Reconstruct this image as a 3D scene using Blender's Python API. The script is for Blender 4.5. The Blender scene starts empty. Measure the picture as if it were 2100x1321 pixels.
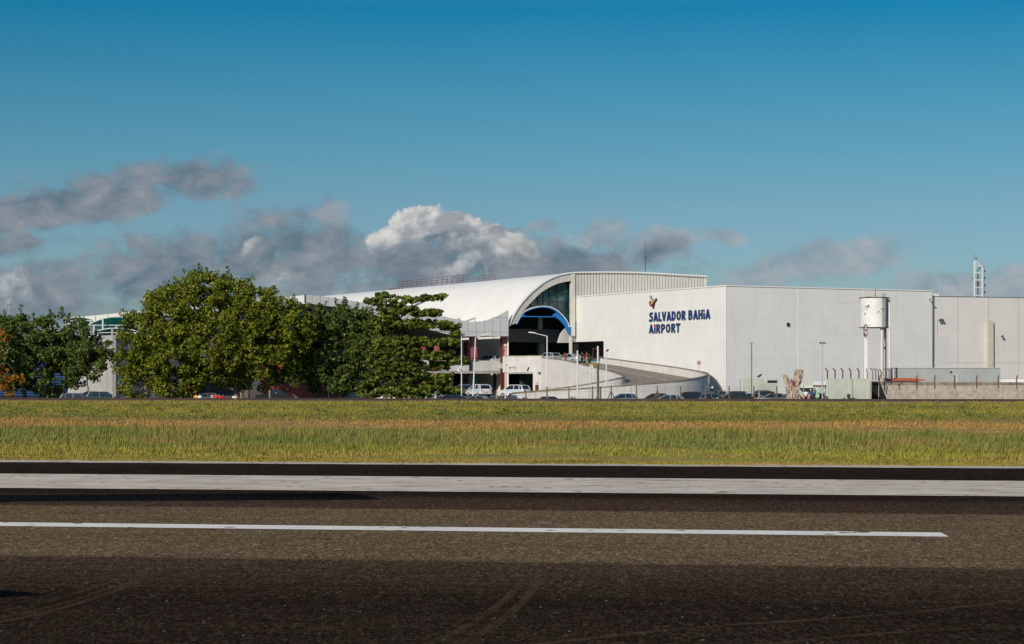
import bpy, math, random
import numpy as np
from mathutils import Vector, Matrix
R = math.radians
SKY_RAMP = [(0.0, (.50,.70,1.0)), (.2,(.44,.63,.93)), (.307,(.379,.594,.896)), (.377,(.343,.557,.803)), (.439,(.275,.55,.76)), (.562,(.173,.504,.698)), (.711,(.034,.424,.646)), (.85,(.2,.5,.7)), (1.0,(.6,.8,.95))]
S = bpy.context.scene
col = S.collection
rnd = random.Random(7)
rng = np.random.default_rng(7)

# ------------------------------------------------------------------ camera, sky, sun, exposure
FOC, CX, HY, HC = 4200.0, 1050.0, 783.0, 2.5      # focal length in photo pixels, horizon row, eye height
cam = bpy.data.cameras.new("Camera"); camo = bpy.data.objects.new("Camera", cam); col.objects.link(camo)
cam.sensor_width = 36; cam.lens = 36 * FOC / 2100; cam.shift_y = 122.5 / 2100
cam.clip_start = 0.5; cam.clip_end = 20000
camo.location = (0, 0, HC); camo.rotation_euler = (R(90), 0, 0)
S.camera = camo
S.view_settings.view_transform = 'Standard'; S.view_settings.look = 'None'
S.view_settings.gamma = 1; S.view_settings.exposure = -0.12
SUN_AZ, SUN_EL = R(28), R(26)                      # azimuth to the left of "behind the camera"
sl = bpy.data.lights.new("sun", 'SUN'); sl.energy = 3.9; sl.angle = R(0.5); sl.color = (1, .90, .78)
so = bpy.data.objects.new("sun", sl); col.objects.link(so)
sd = Vector((-math.sin(SUN_AZ) * math.cos(SUN_EL), -math.cos(SUN_AZ) * math.cos(SUN_EL), math.sin(SUN_EL)))
so.rotation_euler = sd.to_track_quat('Z', 'Y').to_euler()

class NT:                                          # tiny helper for node graphs
    def __init__(s, tree): s.t = tree; s.n = tree.nodes; s.l = tree.links
    def new(s, typ, **kw):
        n = s.n.new(typ)
        for k, v in kw.items(): setattr(n, k, v)
        return n
    def put(s, sock, v):
        if isinstance(v, bpy.types.NodeSocket): s.l.new(v, sock)
        elif v is not None: sock.default_value = v
    def math(s, op, a, b=None, c=None, clamp=False):
        n = s.new('ShaderNodeMath', operation=op, use_clamp=clamp)
        s.put(n.inputs[0], a); s.put(n.inputs[1], b)
        if c is not None: s.put(n.inputs[2], c)
        return n.outputs[0]
    def vmath(s, op, a, b=None):
        n = s.new('ShaderNodeVectorMath', operation=op); s.put(n.inputs[0], a)
        if b is not None: s.put(n.inputs[1], b)
        return n.outputs[1] if op in ('LENGTH', 'DOT_PRODUCT') else n.outputs[0]
    def mix(s, f, a, b, blend='MIX'):
        n = s.new('ShaderNodeMix', data_type='RGBA', blend_type=blend)
        s.put(n.inputs[0], f); s.put(n.inputs[6], a); s.put(n.inputs[7], b); return n.outputs[2]
    def noise(s, vec, scale, detail=4, rough=.5, dist=0):
        n = s.new('ShaderNodeTexNoise'); s.put(n.inputs['Vector'], vec)
        n.inputs['Scale'].default_value = scale; n.inputs['Detail'].default_value = detail
        n.inputs['Roughness'].default_value = rough; n.inputs['Distortion'].default_value = dist
        return n.outputs['Fac']
    def ramp(s, fac, stops, interp='LINEAR'):
        n = s.new('ShaderNodeValToRGB'); s.put(n.inputs[0], fac); e = n.color_ramp.elements
        n.color_ramp.interpolation = interp
        while len(e) < len(stops): e.new(.5)
        for i, (p, c) in enumerate(stops):
            e[i].position = p; e[i].color = tuple(c) + (1,) if not isinstance(c, (int, float)) else (c, c, c, 1)
        return n.outputs[0]
    def mrange(s, v, a, b, c=0., d=1., typ='LINEAR'):
        n = s.new('ShaderNodeMapRange', interpolation_type=typ); s.put(n.inputs[0], v)
        for i, q in zip((1, 2, 3, 4), (a, b, c, d)): n.inputs[i].default_value = q
        return n.outputs[0]
    def xyz(s, v):
        n = s.new('ShaderNodeSeparateXYZ'); s.put(n.inputs[0], v); return n.outputs
    def comb(s, x, y, z):
        n = s.new('ShaderNodeCombineXYZ'); s.put(n.inputs[0], x); s.put(n.inputs[1], y); s.put(n.inputs[2], z); return n.outputs[0]

def srgb(r, g, b):
    return tuple(((c / 255 + .055) / 1.055) ** 2.4 if c > 10 else c / 255 / 12.92 for c in (r, g, b))

W = bpy.data.worlds.new("World"); S.world = W; W.use_nodes = True
w = NT(W.node_tree); w.n.clear()
sky = w.new('ShaderNodeTexSky', sky_type='NISHITA'); sky.sun_disc = False
sky.sun_elevation = SUN_EL; sky.sun_rotation = R(180) + SUN_AZ
sky.air_density = 1.3; sky.dust_density = .6; sky.ozone_density = 3.0
tc = w.new('ShaderNodeTexCoord').outputs['Generated']
sx, sy, sz = w.xyz(tc)
ys = w.math('MAXIMUM', sy, .02)
U = w.math('MULTIPLY', w.math('DIVIDE', sx, ys), 42.0)      # bearing and elevation tangents, x42 (one unit = 1.36 degrees)
V = w.math('MULTIPLY', w.math('DIVIDE', sz, ys), 42.0)
UV = w.comb(U, V, 0.0)
skyc = w.mix(1.0, sky.outputs[0], w.ramp(w.mrange(sz, -.02, .26), SKY_RAMP), 'MULTIPLY')
def pu(px, py): return ((px - CX) / 100, (HY - py) / 100)
def ell(px, py, rx, ry, rot=0, amp=1.0, vec=None):
    m = w.new('ShaderNodeMapping', vector_type='TEXTURE'); w.put(m.inputs[0], vec)
    a, b = pu(px, py)
    m.inputs['Location'].default_value = (a, b, 0); m.inputs['Rotation'].default_value = (0, 0, R(rot))
    m.inputs['Scale'].default_value = (rx / 100, ry / 100, 1)
    d = w.vmath('LENGTH', m.outputs[0])
    return w.math('MULTIPLY', w.math('SUBTRACT', 1.0, d), amp)
def field(lst, vec):
    o = None
    for e in lst:
        f = ell(*e, vec=vec); o = f if o is None else w.math('SMOOTH_MAX', o, f, .25)
    return o
# warp
wn = w.new('ShaderNodeTexNoise'); w.put(wn.inputs['Vector'], UV); wn.inputs['Scale'].default_value = .9; wn.inputs['Detail'].default_value = 5
wv = w.vmath('SUBTRACT', wn.outputs['Color'], (.5, .5, .5))
wsc = w.new('ShaderNodeVectorMath', operation='SCALE'); w.put(wsc.inputs[0], wv); wsc.inputs['Scale'].default_value = .55
UVw = w.vmath('ADD', UV, wsc.outputs[0])
rm = w.new('ShaderNodeMapping'); w.put(rm.inputs[0], UVw); rm.inputs['Rotation'].default_value = (0, 0, R(-28)); rm.inputs['Scale'].default_value = (.62, 1.15, 1)
n1 = w.noise(rm.outputs[0], 1.0, 9, .56)
offs = w.vmath('ADD', rm.outputs[0], (.16, -.2, 0))
n2 = w.noise(offs, 1.0, 9, .56)
n3 = w.noise(UVw, 2.6, 8, .6)
BANK = [(60, 435, 240, 66, 12), (230, 405, 180, 72, 12), (400, 362, 200, 52, 2), (30, 505, 140, 42, 5),
        (60, 610, 280, 95, 8), (330, 560, 280, 110, 12), (530, 505, 210, 98, 14), (650, 535, 150, 110, 8),
        (880, 545, 230, 100, 3), (1010, 525, 200, 85, -6), (1190, 535, 250, 70, -4), (1340, 520, 90, 34, 12)]
THIN = [(1570, 560, 130, 56, 25), (1660, 532, 115, 60, 5), (1770, 525, 130, 50, 14), (1950, 590, 150, 40, 0), (2080, 590, 120, 55, 0),
        (1120, 455, 46, 20, 0), (1480, 485, 55, 22, 0), (1890, 600, 60, 28, 0), (690, 460, 40, 44, 50), (1330, 515, 150, 52, 12), (1230, 480, 80, 44, 10)]
fb = field(BANK, UVw); ft = field(THIN, UVw)
ab = w.mrange(w.math('ADD', fb, w.math('ADD', w.math('MULTIPLY', w.math('SUBTRACT', n1, .5), 2.1), w.math('MULTIPLY', w.math('SUBTRACT', n3, .5), .9))), -.02, .66, 0, .95, 'SMOOTHSTEP')
at_ = w.mrange(w.math('ADD', ft, w.math('MULTIPLY', w.math('SUBTRACT', n1, .5), 1.8)), -.05, .6, 0, .8, 'SMOOTHSTEP')
rel = w.math('MULTIPLY', w.math('SUBTRACT', n1, n2), 2.8)
# brighter sunlit tops of the bank; own field
LIT = [(870, 445, 75, 36, 5), (800, 480, 58, 26, 20), (960, 470, 62, 46, -10), (1010, 500, 62, 46, -20), (940, 545, 90, 26, 35), (905, 575, 30, 22, 0),
       (515, 495, 36, 15, 25), (575, 580, 50, 20, 25), (695, 598, 24, 11, 0), (1080, 490, 45, 30, 0), (1180, 480, 60, 30, -10), (20, 580, 42, 50, 0)]
fl = field(LIT, UVw)
lit = w.mrange(w.math('ADD', fl, w.math('MULTIPLY', w.math('SUBTRACT', n3, .5), 1.9)), .0, .95, 0, 1, 'SMOOTHSTEP')
CUM = [(866, 458, 78, 46, 5), (796, 486, 54, 32, 20), (955, 472, 58, 46, 0), (1000, 500, 62, 52, 0), (1046, 532, 70, 50, 0)]
fc = field(CUM, UVw)
ac = w.mrange(w.math('ADD', fc, w.math('MULTIPLY', w.math('SUBTRACT', n3, .5), 1.25)), .0, .14, 0, 1, 'SMOOTHSTEP')
shade = w.math('ADD', w.mrange(n1, .3, .75, .15, .7), rel, clamp=True)
CK = 10.0
def cc(r, g, b): return tuple(c * CK for c in srgb(r, g, b)) + (1,)
body = w.mix(shade, cc(100, 121, 136), cc(152, 157, 165))
body = w.mix(w.math('MULTIPLY', lit, w.mrange(n3, .32, .68, .1, .95)), body, cc(198, 201, 202))
brt = w.mix(w.mrange(w.math('ADD', w.math('MULTIPLY', rel, .8), n3), .35, .8), cc(160, 165, 172), cc(228, 227, 222))
c1 = w.mix(at_, skyc, w.mix(shade, cc(136, 156, 168), cc(178, 181, 186)))
c2 = w.mix(ab, c1, body)
SH = [(850, 545, 150, 70, 8), (930, 520, 95, 60, 12), (890, 500, 50, 26, 25), (800, 530, 70, 34, 10), (1090, 570, 120, 50, 0)]
fs = field(SH, UVw)
shd_ = w.mrange(w.math('ADD', fs, w.math('MULTIPLY', w.math('SUBTRACT', n1, .5), 1.6)), -.1, .35, 0, 1, 'SMOOTHSTEP')
gain = w.mix(w.mrange(U, -1.2, .6), (1, 1, 1, 1), (.66, .68, .70, 1))
brt = w.mix(1.0, brt, gain, 'MULTIPLY')
c3 = w.mix(ac, c2, brt)
sa = w.math('MULTIPLY', shd_, w.math('MAXIMUM', ac, ab))
fin = w.mix(w.math('MULTIPLY', sa, .93), c3, body)
bg = w.new('ShaderNodeBackground'); bg.inputs[1].default_value = .1; w.put(bg.inputs[0], fin)
wo = w.new('ShaderNodeOutputWorld'); w.l.new(bg.outputs[0], wo.inputs[0])

# ------------------------------------------------------------------ measuring helpers
def X(px, Y): return (px - CX) / FOC * Y
def Z(py, Y): return HC + (HY - py) / FOC * Y
def P(px, py, Y): return Vector((X(px, Y), Y, Z(py, Y)))
class Plane:                                       # vertical wall plane through A along unit d
    def __init__(s, A, d): s.A = A; l = math.hypot(*d); s.d = (d[0] / l, d[1] / l); s.n = (s.d[1], -s.d[0])
    def t(s, px):
        k = (px - CX) / FOC; return (k * s.A[1] - s.A[0]) / (s.d[0] - k * s.d[1])
    def xy(s, t, off=0): return (s.A[0] + s.d[0] * t + s.n[0] * off, s.A[1] + s.d[1] * t + s.n[1] * off)
    def p(s, px, py, off=0):
        t = s.t(px); Y = s.A[1] + s.d[1] * t; x, y = s.xy(t, off); return Vector((x, y, Z(py, Y)))
    def q(s, t, z, off=0): x, y = s.xy(t, off); return Vector((x, y, z))

# ------------------------------------------------------------------ mesh and object helpers
class MB:
    def __init__(s): s.v = []; s.f = []; s.m = []; s.s = []; s.k = 0
    def add(s, vs, fs, m=0):
        s.s.append((len(s.v), len(s.f))); m = m or s.k
        o = len(s.v); s.v += [tuple(v) for v in vs]; s.f += [tuple(i + o for i in f) for f in fs]; s.m += [m] * len(fs); return s
    def box(s, a, b, m=0):
        x0, y0, z0 = a; x1, y1, z1 = b
        return s.add([(x0,y0,z0),(x1,y0,z0),(x1,y1,z0),(x0,y1,z0),(x0,y0,z1),(x1,y0,z1),(x1,y1,z1),(x0,y1,z1)],
                     [(0,3,2,1),(4,5,6,7),(0,1,5,4),(1,2,6,5),(2,3,7,6),(3,0,4,7)], m)
    def slab(s, pl, t0, t1, z0, z1, o0, o1, m=0):  # box in a wall plane; o = outward offset range
        a = [pl.q(t0,z0,o1), pl.q(t1,z0,o1), pl.q(t1,z0,o0), pl.q(t0,z0,o0), pl.q(t0,z1,o1), pl.q(t1,z1,o1), pl.q(t1,z1,o0), pl.q(t0,z1,o0)]
        return s.add(a, [(0,3,2,1),(4,5,6,7),(0,1,5,4),(1,2,6,5),(2,3,7,6),(3,0,4,7)], m)
    def ext(s, poly, vec, m=0):                    # extrude a 3-D polygon
        n = len(poly); vec = Vector(vec); q = [Vector(p) for p in poly]
        return s.add(q + [p + vec for p in q], [tuple(range(n)), tuple(range(2*n-1, n-1, -1))] + [(i, i + n, (i+1) % n + n, (i+1) % n) for i in range(n)], m)
    def strip(s, A, B, m=0):
        n = len(A); return s.add(list(A) + list(B), [(i, i+1, n+i+1, n+i) for i in range(n-1)], m)
    def tube(s, path, r, n=8, m=0, caps=True):
        path = [Vector(p) for p in path]; k = len(path)
        r = r if isinstance(r, (list, tuple)) else [r] * k
        vs = []; up = None
        for i, p in enumerate(path):
            d = (path[min(i+1, k-1)] - path[max(i-1, 0)]).normalized()
            ref = Vector((0,0,1)) if abs(d.z) < .9 else Vector((1,0,0))
            a = d.cross(ref).normalized(); b = d.cross(a)
            for j in range(n):
                t = 2*math.pi*j/n; vs.append(p + (a*math.cos(t) + b*math.sin(t)) * r[i])
        fs = [(i*n+j, i*n+(j+1) % n, (i+1)*n+(j+1) % n, (i+1)*n+j) for i in range(k-1) for j in range(n)]
        if caps: fs += [tuple(range(n-1, -1, -1)), tuple(range((k-1)*n, k*n))]
        return s.add(vs, fs, m)
    def disc(s, c, r, nrm, th, n=16, m=0):
        nrm = Vector(nrm).normalized(); return s.tube([Vector(c), Vector(c) + nrm*th], r, n, m)
def tag(o, label=None, cat=None, group=None, kind=None):
    if label: o['label'] = label
    if cat: o['category'] = cat
    if group: o['group'] = group
    if kind: o['kind'] = kind
    return o
def link_mesh(name, me, mats, parent=None):
    o = bpy.data.objects.new(name, me); col.objects.link(o)
    for m in (mats if isinstance(mats, (list, tuple)) else [mats]): me.materials.append(m)
    if parent: o.parent = parent
    return o
def build(mb, name, mats, parent=None, smooth=False, origin=None):
    L = parent
    base = Vector((0,0,0))
    while L is not None: base += L.location; L = L.parent
    if parent is None and origin is not None: base = Vector(origin)
    me = bpy.data.meshes.new(name)
    me.from_pydata([(v[0]-base.x, v[1]-base.y, v[2]-base.z) for v in mb.v], [], mb.f)
    me.polygons.foreach_set('material_index', mb.m)
    if smooth: me.polygons.foreach_set('use_smooth', [True]*len(mb.f))
    o = link_mesh(name, me, mats, parent)
    if parent is None: o.location = base
    return o
def build_each(mb, name, mats, parent):           # one object per shape that was added
    out = []; o = 0
    for a, b in zip(mb.s, mb.s[1:] + [(len(mb.v), len(mb.f))]):
        q = MB(); q.v = mb.v[a[0]:b[0]]; q.f = [tuple(i-a[0] for i in f) for f in mb.f[a[1]:b[1]]]; q.m = mb.m[a[1]:b[1]]; out.append(build(q, name, mats, parent))
    return out
def thing(name, loc, label, cat, group=None):
    o = bpy.data.objects.new(name, None); col.objects.link(o); o.location = loc; o.empty_display_size = .5
    return tag(o, label, cat, group)
def npmesh(name, verts, nper, mats, parent=None, smooth=False):     # verts (k*nper,3): k separate faces
    k = len(verts) // nper
    me = bpy.data.meshes.new(name)
    base = np.array(parent.location if parent else (0,0,0), dtype=np.float32)
    me.vertices.add(len(verts)); me.vertices.foreach_set('co', (verts.astype(np.float32)-base).ravel())
    me.loops.add(k*nper); me.loops.foreach_set('vertex_index', np.arange(k*nper, dtype=np.int32))
    me.polygons.add(k); me.polygons.foreach_set('loop_start', np.arange(0, k*nper, nper, dtype=np.int32))
    me.polygons.foreach_set('loop_total', np.full(k, nper, dtype=np.int32))
    me.update(calc_edges=True); me.validate()
    return link_mesh(name, me, mats, parent)
def copy_tree(o, parent=None):
    c = o.copy(); col.objects.link(c); c.parent = parent
    for ch in o.children: copy_tree(ch, c)
    return c

# ------------------------------------------------------------------ materials
def mat(name, c, rough=.7, var=.12, scale=1.5, bump=0., bscale=20, metal=0, spec=.3, streak=0., c2=None, seam=None, coat=0):
    m = bpy.data.materials.new(name); m.use_nodes = True; t = NT(m.node_tree); b = t.n['Principled BSDF']
    pos = t.new('ShaderNodeNewGeometry').outputs['Position']
    n = t.noise(pos, scale, 6, .6)
    lo = tuple(max(0, x*(1-var*1.6)) for x in c) + (1,) if c2 is None else tuple(c2) + (1,)
    hi = tuple(min(1, x*(1+var)) for x in c) + (1,)
    cl = t.mix(t.mrange(n, .3, .7), lo, hi)
    if streak:                                     # vertical weather stains on walls
        mp = t.new('ShaderNodeMapping'); t.put(mp.inputs[0], pos); mp.inputs['Scale'].default_value = (1.3, 1.3, .09)
        st = t.mrange(t.noise(mp.outputs[0], 1.6, 6, .65), .48, .72, 0, streak)
        cl = t.mix(st, cl, tuple(x*.35 for x in c) + (1,))
    if seam:                                       # horizontal joints every seam metres
        z = t.xyz(pos)[2]; fr = t.math('FRACT', t.math('DIVIDE', z, seam[0]))
        cl = t.mix(t.math('MULTIPLY', t.math('LESS_THAN', fr, seam[1]), seam[2]), cl, (0.12, .11, .1, 1))
    t.put(b.inputs['Base Color'], cl)
    b.inputs['Roughness'].default_value = rough; b.inputs['Metallic'].default_value = metal
    b.inputs['Specular IOR Level'].default_value = spec; b.inputs['Coat Weight'].default_value = coat
    if bump:
        bn = t.new('ShaderNodeBump'); bn.inputs['Strength'].default_value = bump; bn.inputs['Distance'].default_value = .05
        t.put(bn.inputs['Height'], t.noise(pos, bscale, 5, .6)); t.put(b.inputs['Normal'], bn.outputs[0])
    return m
M = {}
M['white_panel'] = mat('white_panel', (.79, .775, .74), .55, .035, .3, streak=.11, seam=(1.15, .022, .22))
M['white_roof'] = mat('white_roof', (.92, .88, .80), .45, .03, .25, bump=.05, bscale=1.2)
M['white_trim'] = mat('white_trim', (.8, .79, .76), .5, .04)
M['fascia'] = mat('fascia', (.60, .61, .60), .45, .05, .5)
M['rib'] = mat('rib', (.66, .64, .57), .5, .05, .8)
M['rib_gap'] = mat('rib_gap', (.34, .32, .27), .7, .1)
M['concrete'] = mat('concrete', (.47, .45, .42), .85, .12, .6, bump=.1, bscale=8, streak=.25)
M['concrete_white'] = mat('concrete_white', (.68, .655, .62), .8, .07, .7, bump=.08, bscale=8, streak=.2)
M['coping'] = mat('coping', (.3, .25, .17), .9, .4, 1.8, c2=(.1, .085, .05))
M['stained'] = mat('stained', (.36, .38, .40), .85, .2, .5, streak=.5)
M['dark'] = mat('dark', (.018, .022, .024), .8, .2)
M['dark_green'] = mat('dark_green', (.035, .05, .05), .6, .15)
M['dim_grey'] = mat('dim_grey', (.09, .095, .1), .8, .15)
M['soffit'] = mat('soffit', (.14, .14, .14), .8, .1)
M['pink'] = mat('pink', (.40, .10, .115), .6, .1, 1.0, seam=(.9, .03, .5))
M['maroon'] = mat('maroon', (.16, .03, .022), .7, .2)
M['red_wall'] = mat('red_wall', (.48, .10, .065), .8, .1, 1.0, seam=(.25, .12, .25))
M['red_dark'] = mat('red_dark', (.2, .02, .02), .7, .2)
M['red'] = mat('red', (.6, .01, .02), .5, .1)
M['pinkred'] = mat('pinkred', (.75, .015, .06), .5, .08)
M['yellow'] = mat('yellow', (.7, .36, .02), .5, .1)
M['blue'] = mat('blue', (.01, .17, .50), .4, .05)
M['blue_slat'] = mat('blue_slat', (.0, .075, .30), .5, .1)
M['teal'] = mat('teal', (.0, .42, .38), .55, .15, .5)
M['teal_sign'] = mat('teal_sign', (.04, .22, .2), .5, .1)
M['navy'] = mat('navy', (.012, .05, .17), .45, .08)
M['navy_black'] = mat('navy_black', (.006, .014, .035), .5, .08)
M['mint'] = mat('mint', (.45, .62, .5), .5, .05)
M['orange'] = mat('orange', (.85, .22, .03), .5, .05)
M['lime'] = mat('lime', (.45, .6, .15), .5, .05)
M['steel'] = mat('steel', (.5, .5, .5), .4, .08, metal=.3)
M['steel_dark'] = mat('steel_dark', (.12, .12, .12), .5, .15, metal=.3)
M['white_steel'] = mat('white_steel', (.72, .72, .7), .4, .06)
M['rust'] = mat('rust', (.16, .085, .06), .9, .4, 4, c2=(.06, .02, .015))
M['rail'] = mat('rail', (.16, .085, .08), .8, .3, 3)
M['wood'] = mat('wood', (.17, .125, .09), .95, .3, 5, bump=.3, bscale=30)
M['pale_wood'] = mat('pale_wood', (.38, .32, .25), .95, .3, 5)
M['tile'] = mat('tile', (.6, .12, .045), .8, .2, 4)
M['green_wall'] = mat('green_wall', (.47, .50, .42), .85, .08, .7, bump=.08, streak=.25)
M['grey_green'] = mat('grey_green', (.37, .39, .37), .8, .05, .7)
M['beige_wall'] = mat('beige_wall', (.67, .635, .605), .75, .035, .35, bump=.03, streak=.1)
M['duct'] = mat('duct', (.56, .54, .41), .6, .08, 1)
M['black'] = mat('black', (.012, .012, .014), .5, .1)
M['tyre'] = mat('tyre', (.015, .015, .015), .9, .1)
M['skin'] = mat('skin', (.3, .16, .1), .6, .05)
M['cloth_white'] = mat('cloth_white', (.7, .72, .7), .8, .05)
M['cloth_blue'] = mat('cloth_blue', (.05, .12, .3), .8, .05)
M['cloth_khaki'] = mat('cloth_khaki', (.45, .36, .24), .8, .05)
M['hair'] = mat('hair', (.015, .01, .008), .7, .05)
def car_paint(name, c): return mat(name, c, .22, .02, spec=.5, coat=.6)
M['p_white'] = car_paint('p_white', (.75, .75, .74)); M['p_black'] = car_paint('p_black', (.012, .013, .016))
M['p_silver'] = car_paint('p_silver', (.38, .40, .42)); M['p_bluegrey'] = car_paint('p_bluegrey', (.16, .22, .29))
M['p_pale'] = car_paint('p_pale', (.30, .36, .36)); M['p_green'] = car_paint('p_green', (.03, .07, .065)); M['p_graph'] = car_paint('p_graph', (.11, .125, .125))
M['p_red'] = car_paint('p_red', (.4, .015, .02)); M['p_brown'] = car_paint('p_brown', (.07, .045, .035))
M['glass_car'] = mat('glass_car', (.012, .018, .022), .06, .1, spec=.8)
M['lamp_red'] = mat('lamp_red', (.45, .01, .01), .2, .05, spec=.6)
M['lamp_clear'] = mat('lamp_clear', (.6, .6, .6), .15, .05, spec=.8)

def stripes(name, c1, c2, scale_vec, lo, hi, rough=.8):
    m = bpy.data.materials.new(name); m.use_nodes = True; t = NT(m.node_tree); b = t.n['Principled BSDF']
    pos = t.new('ShaderNodeNewGeometry').outputs['Position']
    mp = t.new('ShaderNodeMapping'); t.put(mp.inputs[0], pos); mp.inputs['Scale'].default_value = scale_vec
    n = t.noise(mp.outputs[0], 1, 7, .65); t.put(b.inputs['Base Color'], t.mix(t.mrange(n, lo, hi), c1 + (1,), c2 + (1,)))
    b.inputs['Roughness'].default_value = rough; b.inputs['Specular IOR Level'].default_value = .1; return m
# old plaster over brick: pale plaster, brick-red patches, dark mould drips
def brick_mat():
    m = bpy.data.materials.new('old_plaster'); m.use_nodes = True; t = NT(m.node_tree); b = t.n['Principled BSDF']
    pos = t.new('ShaderNodeNewGeometry').outputs['Position']; z = t.xyz(pos)[2]
    c = t.mix(t.mrange(t.noise(pos, 2.2, 8, .7), .35, .65), (.30, .25, .2, 1), (.50, .44, .37, 1))
    c = t.mix(t.mrange(t.noise(pos, 3.3, 8, .75, .4), .60, .68), c, (.34, .1, .07, 1))
    c = t.mix(t.mrange(t.noise(pos, 6.0, 6, .7), .58, .66, 0, .7), c, (.13, .1, .08, 1))
    t.put(b.inputs['Base Color'], c); b.inputs['Roughness'].default_value = .95
    bn = t.new('ShaderNodeBump'); bn.inputs['Strength'].default_value = .4; t.put(bn.inputs['Height'], t.noise(pos, 7, 6, .7)); t.put(b.inputs['Normal'], bn.outputs[0])
    return m
M['old_plaster'] = brick_mat()
M['mould_band'] = mat('mould_band', (.26, .215, .17), .95, .3, 1.2, streak=.8)
M['bark_dead'] = stripes('bark_dead', (.12, .08, .058), (.56, .45, .36), (6, 6, 1.3), .36, .58)
M['bark'] = mat('bark', (.16, .12, .09), .95, .3, 4)
def tank_mat():
    m = bpy.data.materials.new('tank_paint'); m.use_nodes = True; t = NT(m.node_tree); b = t.n['Principled BSDF']
    pos = t.new('ShaderNodeNewGeometry').outputs['Position']
    c = t.mix(t.mrange(t.noise(pos, .9, 6), .3, .7), (.72, .7, .68, 1), (.85, .83, .81, 1))
    k = t.mrange(t.math('ADD', t.noise(pos, .45, 2), t.math('MULTIPLY', t.noise(pos, 3.2, 6, .7), .8)), 1.03, 1.08)
    t.put(b.inputs['Base Color'], t.mix(k, c, (.12, .07, .05, 1))); b.inputs['Roughness'].default_value = .7
    return m
M['tank_paint'] = tank_mat()
M['tank_rust'] = mat('tank_rust', (.12, .09, .08), .9, .5, 3, c2=(.03, .022, .02))
def glass_mat():
    m = bpy.data.materials.new('teal_glass'); m.use_nodes = True; t = NT(m.node_tree); b = t.n['Principled BSDF']
    pos = t.new('ShaderNodeNewGeometry').outputs['Position']
    c = t.mix(t.mrange(t.noise(pos, .55, 6, .65, .8), .42, .66), (.006, .03, .034, 1), (.05, .17, .17, 1))
    t.put(b.inputs['Base Color'], c); b.inputs['Roughness'].default_value = .08; b.inputs['Specular IOR Level'].default_value = .6
    return m
M['teal_glass'] = glass_mat()
def leaf_mat(name, lo, hi, rough=.45):
    m = bpy.data.materials.new(name); m.use_nodes = True; t = NT(m.node_tree); b = t.n['Principled BSDF']
    pos = t.new('ShaderNodeNewGeometry').outputs['Position']
    isl = t.new('ShaderNodeNewGeometry').outputs['Random Per Island']
    f = t.math('ADD', t.math('MULTIPLY', t.noise(pos, .5, 2), .9), t.math('MULTIPLY', isl, .35))
    c = t.mix(t.mrange(f, .35, .85), lo + (1,), hi + (1,))
    t.put(b.inputs['Base Color'], c); b.inputs['Roughness'].default_value = rough; b.inputs['Specular IOR Level'].default_value = .22
    tr = t.new('ShaderNodeBsdfTranslucent'); t.put(tr.inputs[0], t.mix(.5, c, (.16, .22, .02, 1)))
    ms = t.new('ShaderNodeMixShader'); ms.inputs[0].default_value = .18
    t.l.new(b.outputs[0], ms.inputs[1]); t.l.new(tr.outputs[0], ms.inputs[2]); t.l.new(ms.outputs[0], t.n['Material Output'].inputs[0])
    return m
M['leaf_ficus'] = leaf_mat('leaf_ficus', (.034, .06, .008), (.265, .285, .024))
M['leaf_dark'] = leaf_mat('leaf_dark', (.022, .042, .010), (.15, .20, .04), .42)
M['leaf_almond'] = leaf_mat('leaf_almond', (.03, .055, .01), (.21, .255, .038), .4)
M['leaf_orange'] = leaf_mat('leaf_orange', (.16, .07, .01), (.5, .22, .03))
M['leaf_weed'] = leaf_mat('leaf_weed', (.06, .09, .01), (.22, .26, .05))
M['leaf_dry'] = leaf_mat('leaf_dry', (.12, .08, .02), (.35, .22, .05))
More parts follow.
